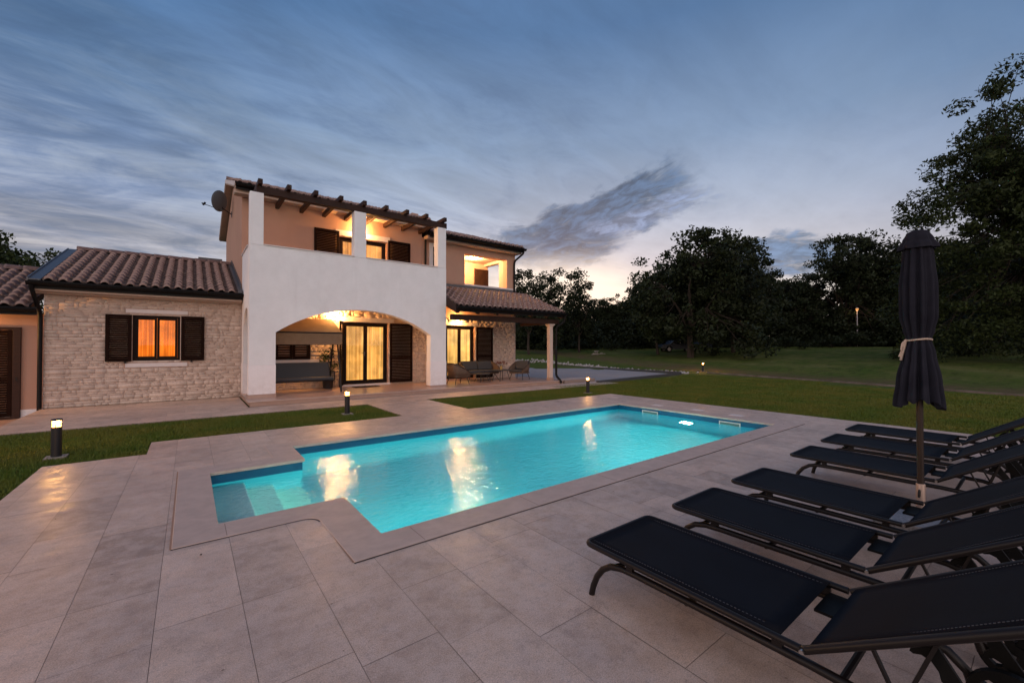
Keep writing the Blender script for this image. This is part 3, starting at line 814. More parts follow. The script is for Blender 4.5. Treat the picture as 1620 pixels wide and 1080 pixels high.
mb = MB().prism([(14.84, 3.145), (19.0, 4.61), (19.0, 4.66), (14.84, 3.20)], 'X', 1.13, 1.245)
mb.prism([(15.3, 3.26), (19.0, 4.61), (19.0, 4.80), (15.3, 3.48)], 'X', 1.215, 1.247)
att(mb.build('verge_flashing', M['flash']), villa)
hgutter(villa, -3.08, 1.27, 14.84, 3.10)
pipe(villa, [(-3.0, 14.84, 3.05), (-3.0, 14.88, 2.93), (-2.93, 15.24, 2.42), (-2.93, 15.30, 2.3), (-2.93, 15.30, -.1)], .045)
# rear box chimney just over the wing ridge
att(MB().box(.30, 20.5, 3.9, .95, 21.1, 4.98).box(.24, 20.44, 4.98, 1.01, 21.16, 5.06).build('chimney', M['flash']), villa)

# --- main body, ground floor behind the arch + upper floor
holes = [rectl(4.29, .20, 5.92, 2.42), rectl(8.36, .20, 9.78, 2.42), rectl(4.15, 3.25, 5.85, 5.44)]
mb = MB().prism([(1.25, -.2), (12.0, -.2), (12.0, 4.19), (7.29, 4.19), (7.29, 6.30), (1.25, 6.30)], 'Y', YW, YW + TH, holes)
att(mb.build('wall', M['peach']), villa)['label'] = 'peach front wall behind the balcony'
mb = MB().box(1.252, YW + TH, -.2, 1.55, 22.4, 6.30)
mb.prism([(15.352, 6.30), (22.4, 6.30), (18.9, 7.56)], 'X', 1.252, 1.5)
att(mb.build('wall', M['peach']), villa)['label'] = 'tall peach gable wall above the left wing roof'
att(MB().box(11.72, YW + TH, -.2, 12.0, 22.4, 4.19).box(7.3, 22.1, -.2, 11.7, 22.4, 5.9).box(7.0, YW + TH, 4.2, 7.28, 22.1, 6.9).build('wall', M['peach']), villa)['label'] = 'rear and side walls of the right wing'
cladding('stone_cladding', villa, 1.27, 7.6, .14, 2.90, YW, [(4.29, .14, 5.92, 2.42), (4.05, 2.42, 6.14, 2.60), (2.15, 1.12, 3.22, 1.98), (1.95, .98, 3.5, 1.12), (7.05, 2.2, 7.3, 2.42)], 8)
cladding('stone_cladding', villa, 7.6, 12.02, .14, 2.75, YW, [(8.36, .14, 9.78, 2.42)], 9)
# terrace door under the arch
opening(villa, 'door', 4.29, 5.92, .20, 2.42, YW, M['cur_ye'], 3, shutters=[(5.98, 6.88, .20, 2.42)], lintel=(4.05, 6.14, 2.44, 2.60), handle=True)
sh_ = shutter_mesh(-.84, 0, .20, 2.42, 0).build('shutter', M['shutter'], [o for o in villa.children if o.name.startswith('door')][-1])
sh_.location = (4.26, YW - .03, 0); sh_.rotation_euler = (0, 0, R(68))
att(MB().box(4.2, YW - .06, .141, 6.0, YW + .12, .199).build('door_step', M['trim'], bevel=.004), villa)
opening(villa, 'door', 8.36, 9.78, .20, 2.42, YW, M['cur_pale'], 4, shutters=[(9.84, 10.70, .20, 2.40)], lintel=(8.2, 9.95, 2.44, 2.56))
# small shuttered window behind the swing
f = att(MB().prism(rectl(2.15, 1.12, 3.22, 1.98), 'Y', YW - .045, YW - .002, [rectl(2.19, 1.16, 3.18, 1.94)]).build('window', M['frame']), villa)
for a, b in ((2.19, 2.68), (2.69, 3.18)): shutter_mesh(a, b, 1.16, 1.94, YW - .006, mid=False, fw=.07, pitch=.07).build('shutter', M['shutter'], f)
MB().box(1.95, YW - .03, .99, 3.5, YW + .05, 1.115).build('sill', M['trim'], f)
# upper balcony door with both shutters
opening(villa, 'door', 4.15, 5.85, 3.25, 5.44, YW, M['cur_am'], 6, shutters=[(3.32, 4.13, 3.25, 5.60), (5.90, 6.78, 3.25, 5.55)], lintel=(4.02, 5.98, 5.47, 5.66))
# balcony body: arched white front
YF, BT = 13.35, .30
XA0, XA1, ZS, RZ = 1.91, 6.68, 1.95, 2.70
cx, hs = (XA0 + XA1) / 2, (XA1 - XA0) / 2; ri = RZ - ZS; RR = (hs * hs + ri * ri) / (2 * ri); cz = RZ - RR; a0 = math.asin(hs / RR)
archp = [(cx + RR * math.sin(a0 * (1 - 2 * i / 28)), cz + RR * math.cos(a0 * (1 - 2 * i / 28))) for i in range(29)]     # right -> left
outl = [(1.27, 1.04), (XA0, 1.04)] + archp[::-1] + [(XA1, 1.04), (7.29, 1.04), (7.29, 4.35), (1.27, 4.35)]
mb = MB().prism(outl, 'Y', YF, YF + BT)
# left side wall with a small arched opening
sa = [(14.10 + .77 * math.cos(R(180 * i / 14)), 1.86 + .80 * math.sin(R(180 * i / 14))) for i in range(15)]              # right(back) -> left(front)
side = [(YF + BT, 1.04), (YF + BT, 1.86)] + [p for p in sa[::-1] if p[0] > YF + BT] + [(14.87, 1.86), (14.87, 1.04), (15.345, 1.04), (15.345, 4.35), (YF + BT, 4.35)]
mb.prism(side, 'X', 1.27, 1.27 + BT - .02)
mb.box(7.0, YF + BT, 2.78, 7.29, 15.345, 4.35)
att(mb.build('balcony_wall', M['white']), villa)
for bb in ((1.263, YF - .008, .24, XA0 + .006, YF + BT + .006, 1.038), (XA1 - .006, YF - .008, .19, 7.297, YF + BT + .006, 1.038), (1.262, 14.87, .14, 1.56, 15.344, 1.038)):
    att(MB().box(*bb).build('pillar_base', M['white2']), villa)
for bb in ((1.25, YF - .02, .140, XA0 + .018, YF + BT + .02, .238), (XA1 - .018, YF - .02, .140, 7.31, YF + BT + .02, .188)):
    att(MB().box(*bb).build('plinth', M['terrace']), villa)
for a, b, lb in ((1.27, 1.60, None), (4.06, 4.43, None), (6.96, 7.29, None)):
    att(MB().box(a, YF + .002, 4.352, b, YF + BT, 5.80).build('balcony_pillar', M['white'], bevel=.012), villa)
for bb in ((1.602, YF - .03, 4.352, 4.058, YF + BT + .03, 4.385), (4.432, YF - .03, 4.352, 6.958, YF + BT + .03, 4.385), (1.24, YF + BT + .03, 4.352, 1.60, 15.34, 4.385)):
    att(MB().box(*bb).build('parapet_coping', M['trim'], bevel=.004), villa)
att(MB().box(1.56, YF + BT, 2.82, 7.0, 15.345, 3.05).build('balcony_floor', M['cornice']), villa)
# pergola on the balcony
att(MB().box(1.42, YF + .04, 5.802, 7.34, YF + .22, 6.0).build('pergola_beam', M['wood'], bevel=.008), villa)
for i in range(9):
    x = 1.50 + i * .71
    mb = MB().bar((x, 13.20, 6.07), (x, 15.34, 6.07), .11, .135); att(mb.build('rafter', M['wood'], bevel=.006), villa)
# cornices and roofs
att(MB().box(1.03, 14.98, 6.18, 7.35, 15.34, 6.33).build('cornice', M['cornice'], bevel=.01), villa)
mb = MB().prism([(14.88, 6.30), (18.9, 7.62), (18.9, 7.75), (14.88, 6.43)], 'X', 1.03, 7.5).prism([(22.95, 6.30), (18.9, 7.62), (18.9, 7.75), (22.95, 6.43)], 'X', 1.03, 7.5)
att(mb.build('roof_deck', M['cornice']), villa)
mb = MB().prism([(14.86, 6.34), (18.9, 7.66), (22.97, 6.34), (22.97, 6.48), (18.9, 7.80), (14.86, 6.48)], 'X', 1.005, 1.029)
att(mb.build('verge_board', M['trim']), villa)
roof_tiles(villa, 1.05, 7.5, (14.86, 6.44), (18.9, 7.76), seed=5)
roof_tiles(villa, 1.05, 7.5, (22.98, 6.44), (18.9, 7.76), row=.6, seed=6)
ridge_caps(villa, 1.04, 7.5, 18.9, 7.84)
hgutter(villa, 1.04, 7.5, 14.80, 6.42)
pipe(villa, [(7.42, 14.80, 6.36), (7.42, 14.84, 6.2), (7.42, 15.28, 5.92), (7.42, 15.28, 4.2)], .04)
# --- right wing, upper floor with corner loggia
LX0, LX1 = 9.27, 11.53
mb = MB().prism([(7.30, 4.20), (12.0, 4.20), (12.0, 5.90), (7.30, 5.90)], 'Y', YW + .002, YW + TH, [rectl(LX0, 4.2001 + .02, LX1, 5.52)])
att(mb.build('wall', M['peach']), villa)['label'] = 'upper peach wall of the right wing with the loggia opening'
att(MB().box(8.97, YW + TH, 3.6, 9.24, 17.6, 5.75).box(8.97, 17.6, 3.6, 12.0, 17.9, 5.9).box(11.72, 17.9, 4.2, 12.0, 22.4, 5.9).build('wall', M['peach']), villa)['label'] = 'inner walls of the lit loggia'
att(MB().box(11.53, YW + TH, 4.22, 12.0, 15.98, 5.90).box(11.75, 15.98, 5.57, 12.0, 17.6, 5.90).build('loggia_pillar', M['cornice']), villa)
att(MB().box(9.24, YW + TH, 5.70, 11.75, 17.6, 5.76).build('loggia_ceiling', M['cornice']), villa)
att(MB().box(9.25, YW - .035, 4.155, 12.02, YW + .35, 4.222).box(11.70, YW + .35, 4.155, 12.02, 17.6, 4.222).build('loggia_sill', M['trim']), villa)
att(MB().box(9.24, YW + .36, 3.5, 11.7, 17.6, 3.62).build('loggia_floor', M['terrace']), villa)
opening(villa, 'door', 10.0, 11.12, 3.62, 5.45, 17.6, M['cur_am'], 12, leaves=1, shutters=[])
s = shutter_mesh(11.16, 11.98, 3.7, 5.42, 17.56, mid=False).build('shutter', M['wood']); att(s, villa)
f = att(MB().prism(rectl(7.60, 4.33, 8.24, 5.72), 'Y', YW - .05, YW - .001, [rectl(7.76, 4.47, 8.10, 5.58)]).build('window', M['trim']), villa)
shutter_mesh(7.76, 8.10, 4.47, 5.58, YW - .003, mid=False, fw=.05).build('shutter', M['shutter'], f)
att(MB().box(7.36, 14.98, 5.80, 12.1, 15.34, 5.93).box(12.0, 15.34, 5.80, 12.1, 22.5, 5.93).build('cornice', M['cornice'], bevel=.01), villa)
mb = MB().prism([(14.88, 5.90), (18.8, 7.16), (18.8, 7.28), (14.88, 6.02)], 'X', 7.52, 12.12).prism([(22.8, 5.90), (18.8, 7.16), (18.8, 7.28), (22.8, 6.02)], 'X', 7.52, 12.12)
mb.prism([(15.35, 5.9), (22.4, 5.9), (18.8, 7.1)], 'X', 11.74, 11.99)
att(mb.build('roof_deck', M['gutter']), villa)
roof_tiles(villa, 7.52, 12.14, (14.86, 6.03), (18.8, 7.29), seed=15)
roof_tiles(villa, 7.52, 12.14, (22.9, 6.03), (18.8, 7.29), row=.6, seed=16)
ridge_caps(villa, 7.5, 12.15, 18.8, 7.36)
mb = MB().prism([(14.86, 5.93), (18.8, 7.19), (18.8, 7.33), (14.86, 6.07)], 'X', 12.145, 12.17)
att(mb.build('verge_board', M['gutter']), villa)
hgutter(villa, 7.40, 12.2, 14.80, 6.0)
pipe(villa, [(12.08, 14.80, 5.95), (12.08, 14.84, 5.80), (11.93, 15.27, 5.52), (11.90, 15.28, 5.35), (11.90, 15.28, 4.0)], .045)
# --- porch
roof_tiles(villa, 7.42, 12.58, (12.72, 2.98), (15.33, 3.98), seed=25)
mb = MB().prism([(12.72, 2.86), (15.34, 3.86), (15.34, 3.965), (12.72, 2.965)], 'X', 7.32, 12.56)
att(mb.build('porch_ceiling', M['wood']), villa)
for xa in (7.297, 12.585): att(MB().prism([(12.66, 2.80), (15.34, 3.82), (15.34, 4.04), (12.66, 3.02)], 'X', xa, xa + .024).build('verge_board', M['wood']), villa)
hgutter(villa, 7.32, 12.64, 12.62, 2.93)
att(MB().box(7.31, 12.93, 2.50, 12.50, 13.11, 2.70).build('porch_beam', M['wood'], bevel=.008), villa)
for i in range(7):
    x = 7.42 + i * .84
    att(MB().bar((x, 12.70, 2.79), (x, 15.33, 3.79), .11, .15).build('rafter', M['wood']), villa)
att(MB().box(12.30, 13.12, 2.50, 12.46, 15.34, 2.68).build('porch_beam', M['wood']), villa)
mb = MB().box(11.96, 12.93, .25, 12.14, 13.11, 2.40).box(11.93, 12.90, 2.40, 12.17, 13.14, 2.45).box(11.90, 12.87, 2.45, 12.20, 13.17, 2.498)
pc = att(mb.build('porch_column', M['column'], bevel=.008), villa)
MB().box(11.945, 12.915, .141, 12.155, 13.125, .248).build('base', M['terrace'], pc, bevel=.005)
att(MB().box(7.32, 15.29, 4.03, 12.02, 15.345, 4.15).build('verge_flashing', M['flash']), villa)
pipe(villa, [(12.56, 12.62, 2.88), (12.56, 12.66, 2.6), (12.26, 12.84, 2.38), (12.25, 12.85, 2.2), (12.25, 12.85, .32), (12.26, 12.62, .14), (12.26, 12.55, .05)], .05)
# --- lamps of the house
def wall_lamp(x, y, z, power, rad=.05, es=60, root=villa, col=WARM, soff=.10, r=.055):
    o = att(MB().box(x - .05, y - .02, z - .09, x + .05, y, z + .09).build('wall_lamp', M['anthracite']), root)
    g_ = MB().lathe([(.001, z - .08), (r, z - .06), (r * 1.1, z), (r, z + .06), (.001, z + .08)], (x, y - .075, 0), 16).build('bulb_glass', emis('bulb_glow', (1, .62, .28), es), o, smooth=True)
    l = lamp('wall_light', (x, y - soff - r, z), power, col, rad); att(l, root) if False else None
    l.parent = o
    return o
wall_lamp(3.98, YW - .02, 2.68, 230, rad=.11, es=22, soff=.14)
wall_lamp(4.86, YW, 5.70, 200, rad=.10, es=60, soff=.13)
wall_lamp(8.87, YW - .02, 2.62, 125, rad=.09, es=30, soff=.12)
lo = att(MB().lathe([(.10, 5.66), (.13, 5.68), (.13, 5.699)], (10.5, 16.6, 0), 20).build('ceiling_lamp', emis('ceiling_glow', (1, .7, .35), 20), smooth=True), villa)
ll = lamp('loggia_light', (10.5, 16.6, 5.58), 380, (1, .60, .24), .08); ll.parent = lo

# ================================================================== annex on the far left, set lower
annex = thing('annex', 'low peach annex with a brown shuttered door and tiled roof left of the stone wing', 'building', (-6.0, 15.6, -.21))
YA = 15.5
att(MB().prism([(-9.5, -.22), (-2.9, -.22), (-2.9, 2.36), (-9.5, 2.36)], 'Y', YA, YA + .3).build('wall', M['peach']), annex)
att(MB().box(-9.5, YA - .015, -.22, -3.30, YA, -.02).box(-3.28, YA - .015, -.22, -2.91, YA, .0).build('plinth', M['white']), annex)
f = att(MB().prism(rectl(-4.40, -.20, -3.27, 2.02), 'Y', YA - .09, YA - .016, [rectl(-4.3, -.15, -3.40, 1.95)]).build('door', M['wood'], bevel=.005), annex)
shutter_mesh(-4.29, -3.41, -.14, 1.94, YA - .022).build('shutter', M['shutter'], f)
MB().box(-3.345, YA - .10, .72, -3.325, YA - .06, .80).build('handle', M['black'], f)
roof_tiles(annex, -9.5, -3.05, (14.98, 2.50), (18.1, 3.72), seed=31)
ridge_caps(annex, -9.5, -3.08, 18.1, 3.80)
att(MB().prism([(14.95, 2.37), (18.1, 3.60), (18.1, 3.71), (14.95, 2.48)], 'X', -9.5, -3.07).build('roof_deck', M['gutter']), annex)
att(MB().prism([(14.95, 2.36), (18.1, 3.58), (18.1, 3.73), (14.95, 2.50)], 'X', -3.069, -3.04).build('verge_board', M['gutter']), annex)
hgutter(annex, -9.5, -2.92, 14.94, 2.46)
wall_lamp(-4.75, YA - .0, 1.9, 170, es=30, root=annex, soff=.22)
# satellite dish on the gable
# satellite dish on the gable, seen from behind
sd = thing('satellite_dish', 'grey satellite dish on an arm fixed to the gable of the villa', 'satellite dish', (.84, 18.9, 6.95))
nrm = Vector((-.72, .62, .18)).normalized()
q = nrm.to_track_quat('Z', 'Y')
M['dish'] = mat('dish_grey', (.11, .135, .16), .45)
prof = [(.001, -.07)] + [(.38 * k / 8, -.07 + .07 * (k / 8) ** 2) for k in range(1, 9)] + [(.385, .008), (.37, .012)] + [(.37 * k / 8, -.055 + .07 * (k / 8) ** 2) for k in range(7, 0, -1)]
o = MB().lathe(prof, n=36).build('dish', M['dish'], sd, smooth=True); o.rotation_euler = q.to_euler(); o.scale = (1, 1, 1)
lnb = Vector((-.47, .38, -.10))
o = MB().tube([Vector((0, 0, -.32)) + nrm * .0, lnb * .6 + Vector((0, 0, -.12)), lnb], .014, 6).build('feed_arm', M['anthracite'], sd)
o = MB().tube([lnb + Vector((-.02, .02, -.03)), lnb + Vector((.05, -.05, .05))], .035, 8).tube([lnb + Vector((-.06, 0, .03)), lnb + Vector((.05, .02, .0))], .022, 8).build('feed_horn', M['anthracite'], sd)
MB().tube([(0, 0, -.02), (.10, .12, -.22), (.41, .5, -.30)], .022, 8).box(.395, .42, -.40, .412, .58, -.2).build('mount', M['anthracite'], sd)

# ------------------------------------------------------------------ bollards
M['pad'] = mat('bollard_pad', (.28, .24, .21), .8)
def bollard(x, y, label, power, zt=0.0, es=7, rel=1.0):
    t_ = thing('bollard_lamp', label, 'bollard lamp', (x, y, zt), group='bollard lamps along the lawn')
    MB().box(-.11, -.11, -.03, .11, .11, .006).build('base', M['pad'], t_)
    MB().lathe([(.056, .0), (.056, .415), (.050, .42)], n=20).build('post', M['anthracite'], t_, smooth=True)
    MB().lathe([(.046, .42), (.047, .505)], n=20).build('lens', lens_mat('bollard_lens', (1, .40, .08), es), t_, smooth=True)
    mb = MB().lathe([(.056, .455), (.058, .459), (.056, .463)], n=20)
    for k in range(3):
        a = 2 * math.pi * k / 3 + .5; mb.tube([(.053 * math.cos(a), .053 * math.sin(a), .41), (.053 * math.cos(a), .053 * math.sin(a), .515)], .004, 5)
    mb.build('louvre', M['anthracite'], t_, smooth=True)
    MB().lathe([(.001, .535), (.05, .532), (.060, .525), (.060, .508), (.05, .505)], n=20).build('cap', M['anthracite'], t_, smooth=True)
    l = lamp('bollard_light', (0, 0, .485), power, (1, .47, .14), .040); l.parent = t_
    return t_
bollard(-1.48, 8.61, 'bollard lamp nearest the camera on the left grass strip', 36)
bollard(2.90, 10.02, 'bollard lamp on the grass before the arched terrace', 24)
bollard(10.62, 9.61, 'bollard lamp on the grass beyond the far corner of the pool', 28)
bollard(25.7, 13.6, 'distant bollard lamp at the lawn edging in front of the trees', 170)
# unseen bollard added left of the frame to warm the foreground paving
bollard(-2.6, 3.6, 'added unseen bollard lamp left of the deck, warming the paving', 110)

# ------------------------------------------------------------------ swing seat
M['canopy'] = mat('canopy_cloth', (.20, .125, .075), .9, (.17, .105, .06), 5)
M['cush'] = mat('dark_grey_cushion', (.050, .052, .058), .9, bump=.3, bscale=200, bdist=.002)
sw = thing('swing_seat', 'garden swing seat with brown canopy and dark grey cushions under the arch', 'swing seat', (2.68, 14.35, .14))
# local coordinates: x -1.05..1.05, y -.5..+.6
MB().prism([(-.62, 1.84), (-.60, 1.84), (.62, 2.30), (.62, 2.32), (.58, 2.33), (-.62, 1.86)], 'X', -1.12, 1.12).build('canopy', M['canopy'], sw)
MB().box(-1.12, -.64, 1.47, 1.12, -.627, 1.81).build('valance', M['canopy'], sw)
MB().box(-1.12, .60, 2.05, 1.12, .61, 2.30).build('valance', M['canopy'], sw)
MB().tube([(-1.14, -.62, 1.83), (1.14, -.62, 1.83)], .022, 8).tube([(-1.10, 0, 2.02), (1.10, 0, 2.02)], .028, 8).tube([(-1.12, .6, 2.30), (1.12, .6, 2.30)], .018, 8).build('top_rail', M['black'], sw)
for s in (-1, 1):
    x = 1.08 * s
    MB().tube([(x, -.72, .0), (x, -.55, .75), (x, -.30, 1.5), (x, -.06, 1.98), (x, 0, 2.04), (x, .06, 1.98), (x, .30, 1.45), (x, .52, .75), (x, .68, .0)], .027, 8).build('side_frame', M['black'], sw, smooth=True)
    mb = MB()
    for yy in (-.28, .20):
        z = .62
        while z < 1.95:
            mb.tube([(x - .1 * s, yy * (1 - (z - .6) / 3), z), (x - .1 * s + .012, yy * (1 - (z - .6) / 3), z + .04), (x - .1 * s - .0, yy * (1 - (z - .6) / 3), z + .08)], .008, 5); z += .075
    mb.build('chain', M['black'], sw)
    MB().tube([(x - .1 * s, .24, .92), (x - .1 * s, .12, .66), (x - .1 * s, -.30, .62), (x - .1 * s, -.34, .42), (x - .1 * s, -.32, .36)], .018, 7).build('armrest', M['black'], sw, smooth=True)
MB().box(-.96, -.34, .37, .96, .22, .45).build('seat', M['cush'], sw, bevel=.03)
mb = MB().bar((-.96, .24, .66), (.96, .24, .66), .09, .50, up=(0, .32, 1)); mb.build('backrest', M['cush'], sw, bevel=.025)
MB().tube([(-.98, -.34, .35), (.98, -.34, .35)], .02, 7).tube([(-.98, .2, .35), (.98, .2, .35)], .02, 7).build('seat_frame', M['black'], sw)

# ------------------------------------------------------------------ leaf clouds (used for plants and trees)
def leafcloud(rng, centres, radii, per, size, asp=.55, flat=.0, droop=0.0):
    """centres Nx3, radii N; per leaves each -> V, F, tone"""
    C = np.repeat(centres, per, axis=0); Rr = np.repeat(radii, per); n = len(C)
    d = rng.normal(size=(n, 3)); d /= np.linalg.norm(d, axis=1)[:, None]
    rr = rng.random(n) ** .45
    P_ = C + d * (Rr * rr)[:, None] * np.array([1, 1, .72]); P_[:, 2] -= droop * rng.random(n)
    a = rng.normal(size=(n, 3)); a[:, 2] *= (1 - flat); a /= np.linalg.norm(a, axis=1)[:, None]
    b = np.cross(a, rng.normal(size=(n, 3))); b /= np.linalg.norm(b, axis=1)[:, None]
    s = size * rng.uniform(.6, 1.3, n)[:, None]
    V = np.empty((n * 4, 3)); V[0::4] = P_ - a * s; V[1::4] = P_ + b * s * asp - a * s * .1; V[2::4] = P_ + a * s; V[3::4] = P_ - b * s * asp - a * s * .1
    F = np.arange(n * 4).reshape(-1, 4)
    ct = np.repeat(rng.normal(.5, .16, len(centres)), per)
    return V, F, np.clip(ct + rng.normal(0, .13, n), 0, 1)
rng = np.random.default_rng(21)
def potted(name, label, x, y, z, h, n, size, lm, group=None):
    t_ = thing(name, label, 'plant', (x, y, z), group=group)
    p_ = MB().lathe([(.10, 0), (.15, .02), (.17, .28), (.185, .30), (.16, .30), (.15, .26)], n=20).build('pot', M['anthracite'], t_, smooth=True)
    cen = np.array([(rng.normal(0, .13), rng.normal(0, .13), .35 + (h - .4) * k / n) for k in range(n)])
    mb = MB()
    for c_ in cen[::2]: mb.tube([(0, 0, .25), (c_[0] * .4, c_[1] * .4, c_[2] * .6), tuple(c_)], .006, 5)
    mb.build('stem', M['bark'], t_)
    V, F, T = leafcloud(rng, cen, np.full(n, .16), 16, size, .42)
    npmesh('foliage', V, F, lm, t_, T)
potted('potted_plant', 'leafy potted plant beside the swing seat at the stone wall', 3.72, 15.05, .14, 1.35, 18, .055, M['leafy'])
# door mat
mt = MB().box(-.42, -.24, 0, .42, .24, .014).build('door_mat', mat('mat_dark', (.035, .022, .018), .95, bump=.6, bscale=150), bevel=.004)
mt.location = (4.92, 14.78, .1415); tag(mt, 'dark door mat in front of the lit terrace door', 'door mat')

# ------------------------------------------------------------------ lounge furniture under the porch
M['rope'] = mat('woven_rope', (.13, .085, .060), .85, (.10, .065, .045), 18, (1, 1, 1), .7, 90, .006)
M['leg'] = mat('dark_leg_metal', (.03, .022, .018), .45)
def shell(w, dpt, h0, h1, n=28, front=.55):
    """outline of seat shell: open front, curved arms and back; returns mesh of the woven shell"""
    mb = MB(); pts = []
    hw, hd = w / 2, dpt / 2; r = .20
    path = [(-hw * .93, -hd), (-hw, -hd * .3)] + [(-hw + r - r * math.cos(R(90 * k / 6)), hd - r + r * math.sin(R(90 * k / 6))) for k in range(7)]
    path += [(-x, y) for x, y in path[::-1]]
    vs, fs = [], []; m_ = len(path)
    for i, (x, y) in enumerate(path):
        back = max(0, min(1, (y + hd) / dpt)); top = h0 + .12 + (h1 - h0 - .12) * (back ** .8)
        for t_, fl in ((0, .86), (.5, .96), (1, 1.0)):
            vs.append((x * fl, y * fl, h0 + (top - h0) * t_))
    for i in range(m_ - 1):
        for k in range(2): fs.append((i * 3 + k, (i + 1) * 3 + k, (i + 1) * 3 + k + 1, i * 3 + k + 1))
    mb.add(vs, fs); rim = [vs[i * 3 + 2] for i in range(m_)]
    return mb, rim, path
def seat_piece(name, label, cat, x, y, rz, w, dpt=.72, h1=.78, grp=None):
    t_ = thing(name, label, cat, (x, y, .141), rz, grp)
    mb, rim, path = shell(w, dpt, .30, h1)
    o = mb.build('backrest', M['rope'], t_, smooth=True); md = o.modifiers.new('s', 'SOLIDIFY'); md.thickness = .035
    MB().tube(rim, .018, 7).build('frame', M['leg'], t_, smooth=True)
    MB().box(-w / 2 * .86, -dpt / 2 * .9, .27, w / 2 * .86, dpt / 2 * .8, .33).build('seat', M['rope'], t_, bevel=.02)
    nq = 2 if w > 1.2 else 1
    for k in range(nq):
        a = -w / 2 * .84 + (w * .84) * k / nq; b = a + w * .84 / nq
        MB().box(a + .01, -dpt / 2 * .92, .332, b - .01, dpt / 2 * .5, .43).build('cushion', M['cush'], t_, bevel=.03)
        MB().bar(((a + b) / 2, dpt / 2 * .45, .43), ((a + b) / 2, dpt / 2 * .72, .78 * h1 / .78), b - a - .03, .13, up=(0, 1, 0)).build('back_cushion', M['cush'], t_, bevel=.03)
    for sx in (-1, 1):
        for sy in (-1, 1):
            MB().tube([(sx * w * .34, sy * dpt * .30, .28), (sx * w * .43, sy * dpt * .42, 0)], [.018, .012], 7).build('leg', M['leg'], t_)
    return t_
seat_piece('armchair', 'woven armchair at the left end of the porch beside the white pillar', 'armchair', 8.02, 13.75, R(90), .74)
seat_piece('garden_sofa', 'woven garden sofa against the stone wall of the porch', 'sofa', 9.65, 14.75, 0, 1.75, .78)
seat_piece('armchair', 'woven armchair standing alone at the right end of the porch', 'armchair', 11.2, 14.0, R(-70), .76)
def round_table(x, y, r, h, label):
    t_ = thing('side_table', label, 'table', (x, y, .141), group=None)
    MB().lathe([(r * .96, h - .03), (r, h - .025), (r, h - .005), (r * .98, h)], n=32).build('table_top', M['cush'], t_, smooth=True)
    for k in range(4):
        a = R(45 + 90 * k); MB().tube([(r * .55 * math.cos(a), r * .55 * math.sin(a), h - .03), (r * .9 * math.cos(a), r * .9 * math.sin(a), 0)], [.016, .012], 7).build('leg', M['leg'], t_)
round_table(10.15, 13.9, .42, .46, 'round dark coffee table with a vase of flowers on it')
round_table(9.25, 13.98, .33, .34, 'low empty round table in front of the sofa')
vs_ = thing('flower_vase', 'small yellowish vase with reddish flowers on the coffee table', 'vase', (10.15, 13.9, .603))
MB().lathe([(.04, 0), (.06, .05), (.045, .12), (.055, .15)], n=18).build('vase', mat('vase_glaze', (.45, .30, .10), .3), vs_, smooth=True)
cen = np.array([(rng.normal(0, .10), rng.normal(0, .08), .24 + rng.random() * .10) for k in range(10)])
V, F, T = leafcloud(rng, cen, np.full(10, .06), 14, .028, .6); npmesh('flowers', V, F, mat('flower_red', (.18, .05, .035), .8), vs_, T)
mb = MB()
for c_ in cen: mb.tube([(0, 0, .1), tuple(c_)], .004, 4)
mb.build('stem', M['leaf'], vs_)

# ------------------------------------------------------------------ sun loungers
def sling_extra(t, v, c, b):
    s = t.nodes.new('ShaderNodeSeparateXYZ'); t.links.new(v, s.inputs[0])
    n = n_noise(t, v, 3.0, 4, .6).ss(.35, .7)
    return n_mix(t, n * .5, c, (.006, .0075, .013))
M['sling'] = mat('black_sling_mesh', (.0045, .0045, .007), .65, bump=.25, bscale=500, bdist=.0008, extra=sling_extra, spec=.10)
M['tube'] = mat('dark_brown_tube', (.0075, .005, .0045), .42, spec=.3)
M['stitch'] = mat('grey_stitching', (.09, .09, .10), .8)
M['resin'] = mat('black_resin', (.004, .004, .004), .6, spec=.15)
M['pin'] = mat('steel_pin', (.45, .42, .40), .3, metal=1.0)
def rr_loop(x0, x1, y0, y1, z0, z1, r=.05, n=5):
    """closed rounded rectangle in the plane through (y0,z0)-(y1,z1)"""
    pts = []
    L = math.hypot(y1 - y0, z1 - z0); uy, uz = (y1 - y0) / L, (z1 - z0) / L
    for cx_, cl, a in ((x0 + r, r, 180), (x1 - r, r, 270), (x1 - r, L - r, 0), (x0 + r, L - r, 90)):
        for k in range(n + 1):
            t_ = R(a + 90 * k / n); x = cx_ + r * math.cos(t_); l = cl + r * math.sin(t_); pts.append((x, y0 + uy * l, z0 + uz * l))
    return pts
def sling(x0, x1, y0, z0, y1, z1, sag, name, root, th=.004):
    nx_, ny2 = 9, 13; V, F = [], []
    for side in (0, 1):
        for j in range(ny2):
            for i in range(nx_):
                u, v_ = i / (nx_ - 1), j / (ny2 - 1); s_ = -sag * (1 - (2 * u - 1) ** 2) * (1 - (2 * v_ - 1) ** 4)
                V.append((x0 + (x1 - x0) * u, y0 + (y1 - y0) * v_, z0 + (z1 - z0) * v_ + s_ + .014 - side * th))
    o_ = nx_ * ny2
    for j in range(ny2 - 1):
        for i in range(nx_ - 1):
            a = j * nx_ + i; F += [(a, a + 1, a + nx_ + 1, a + nx_), (o_ + a, o_ + a + nx_, o_ + a + nx_ + 1, o_ + a + 1)]
    for j in range(ny2 - 1):
        for i in (0, nx_ - 1): a = j * nx_ + i; F.append((a, a + nx_, o_ + a + nx_, o_ + a))
    for i in range(nx_ - 1):
        for j in (0, ny2 - 1): a = j * nx_ + i; F.append((a, a + 1, o_ + a + 1, o_ + a))
    return npmesh(name, V, F, M['sling'], root, smooth=False)
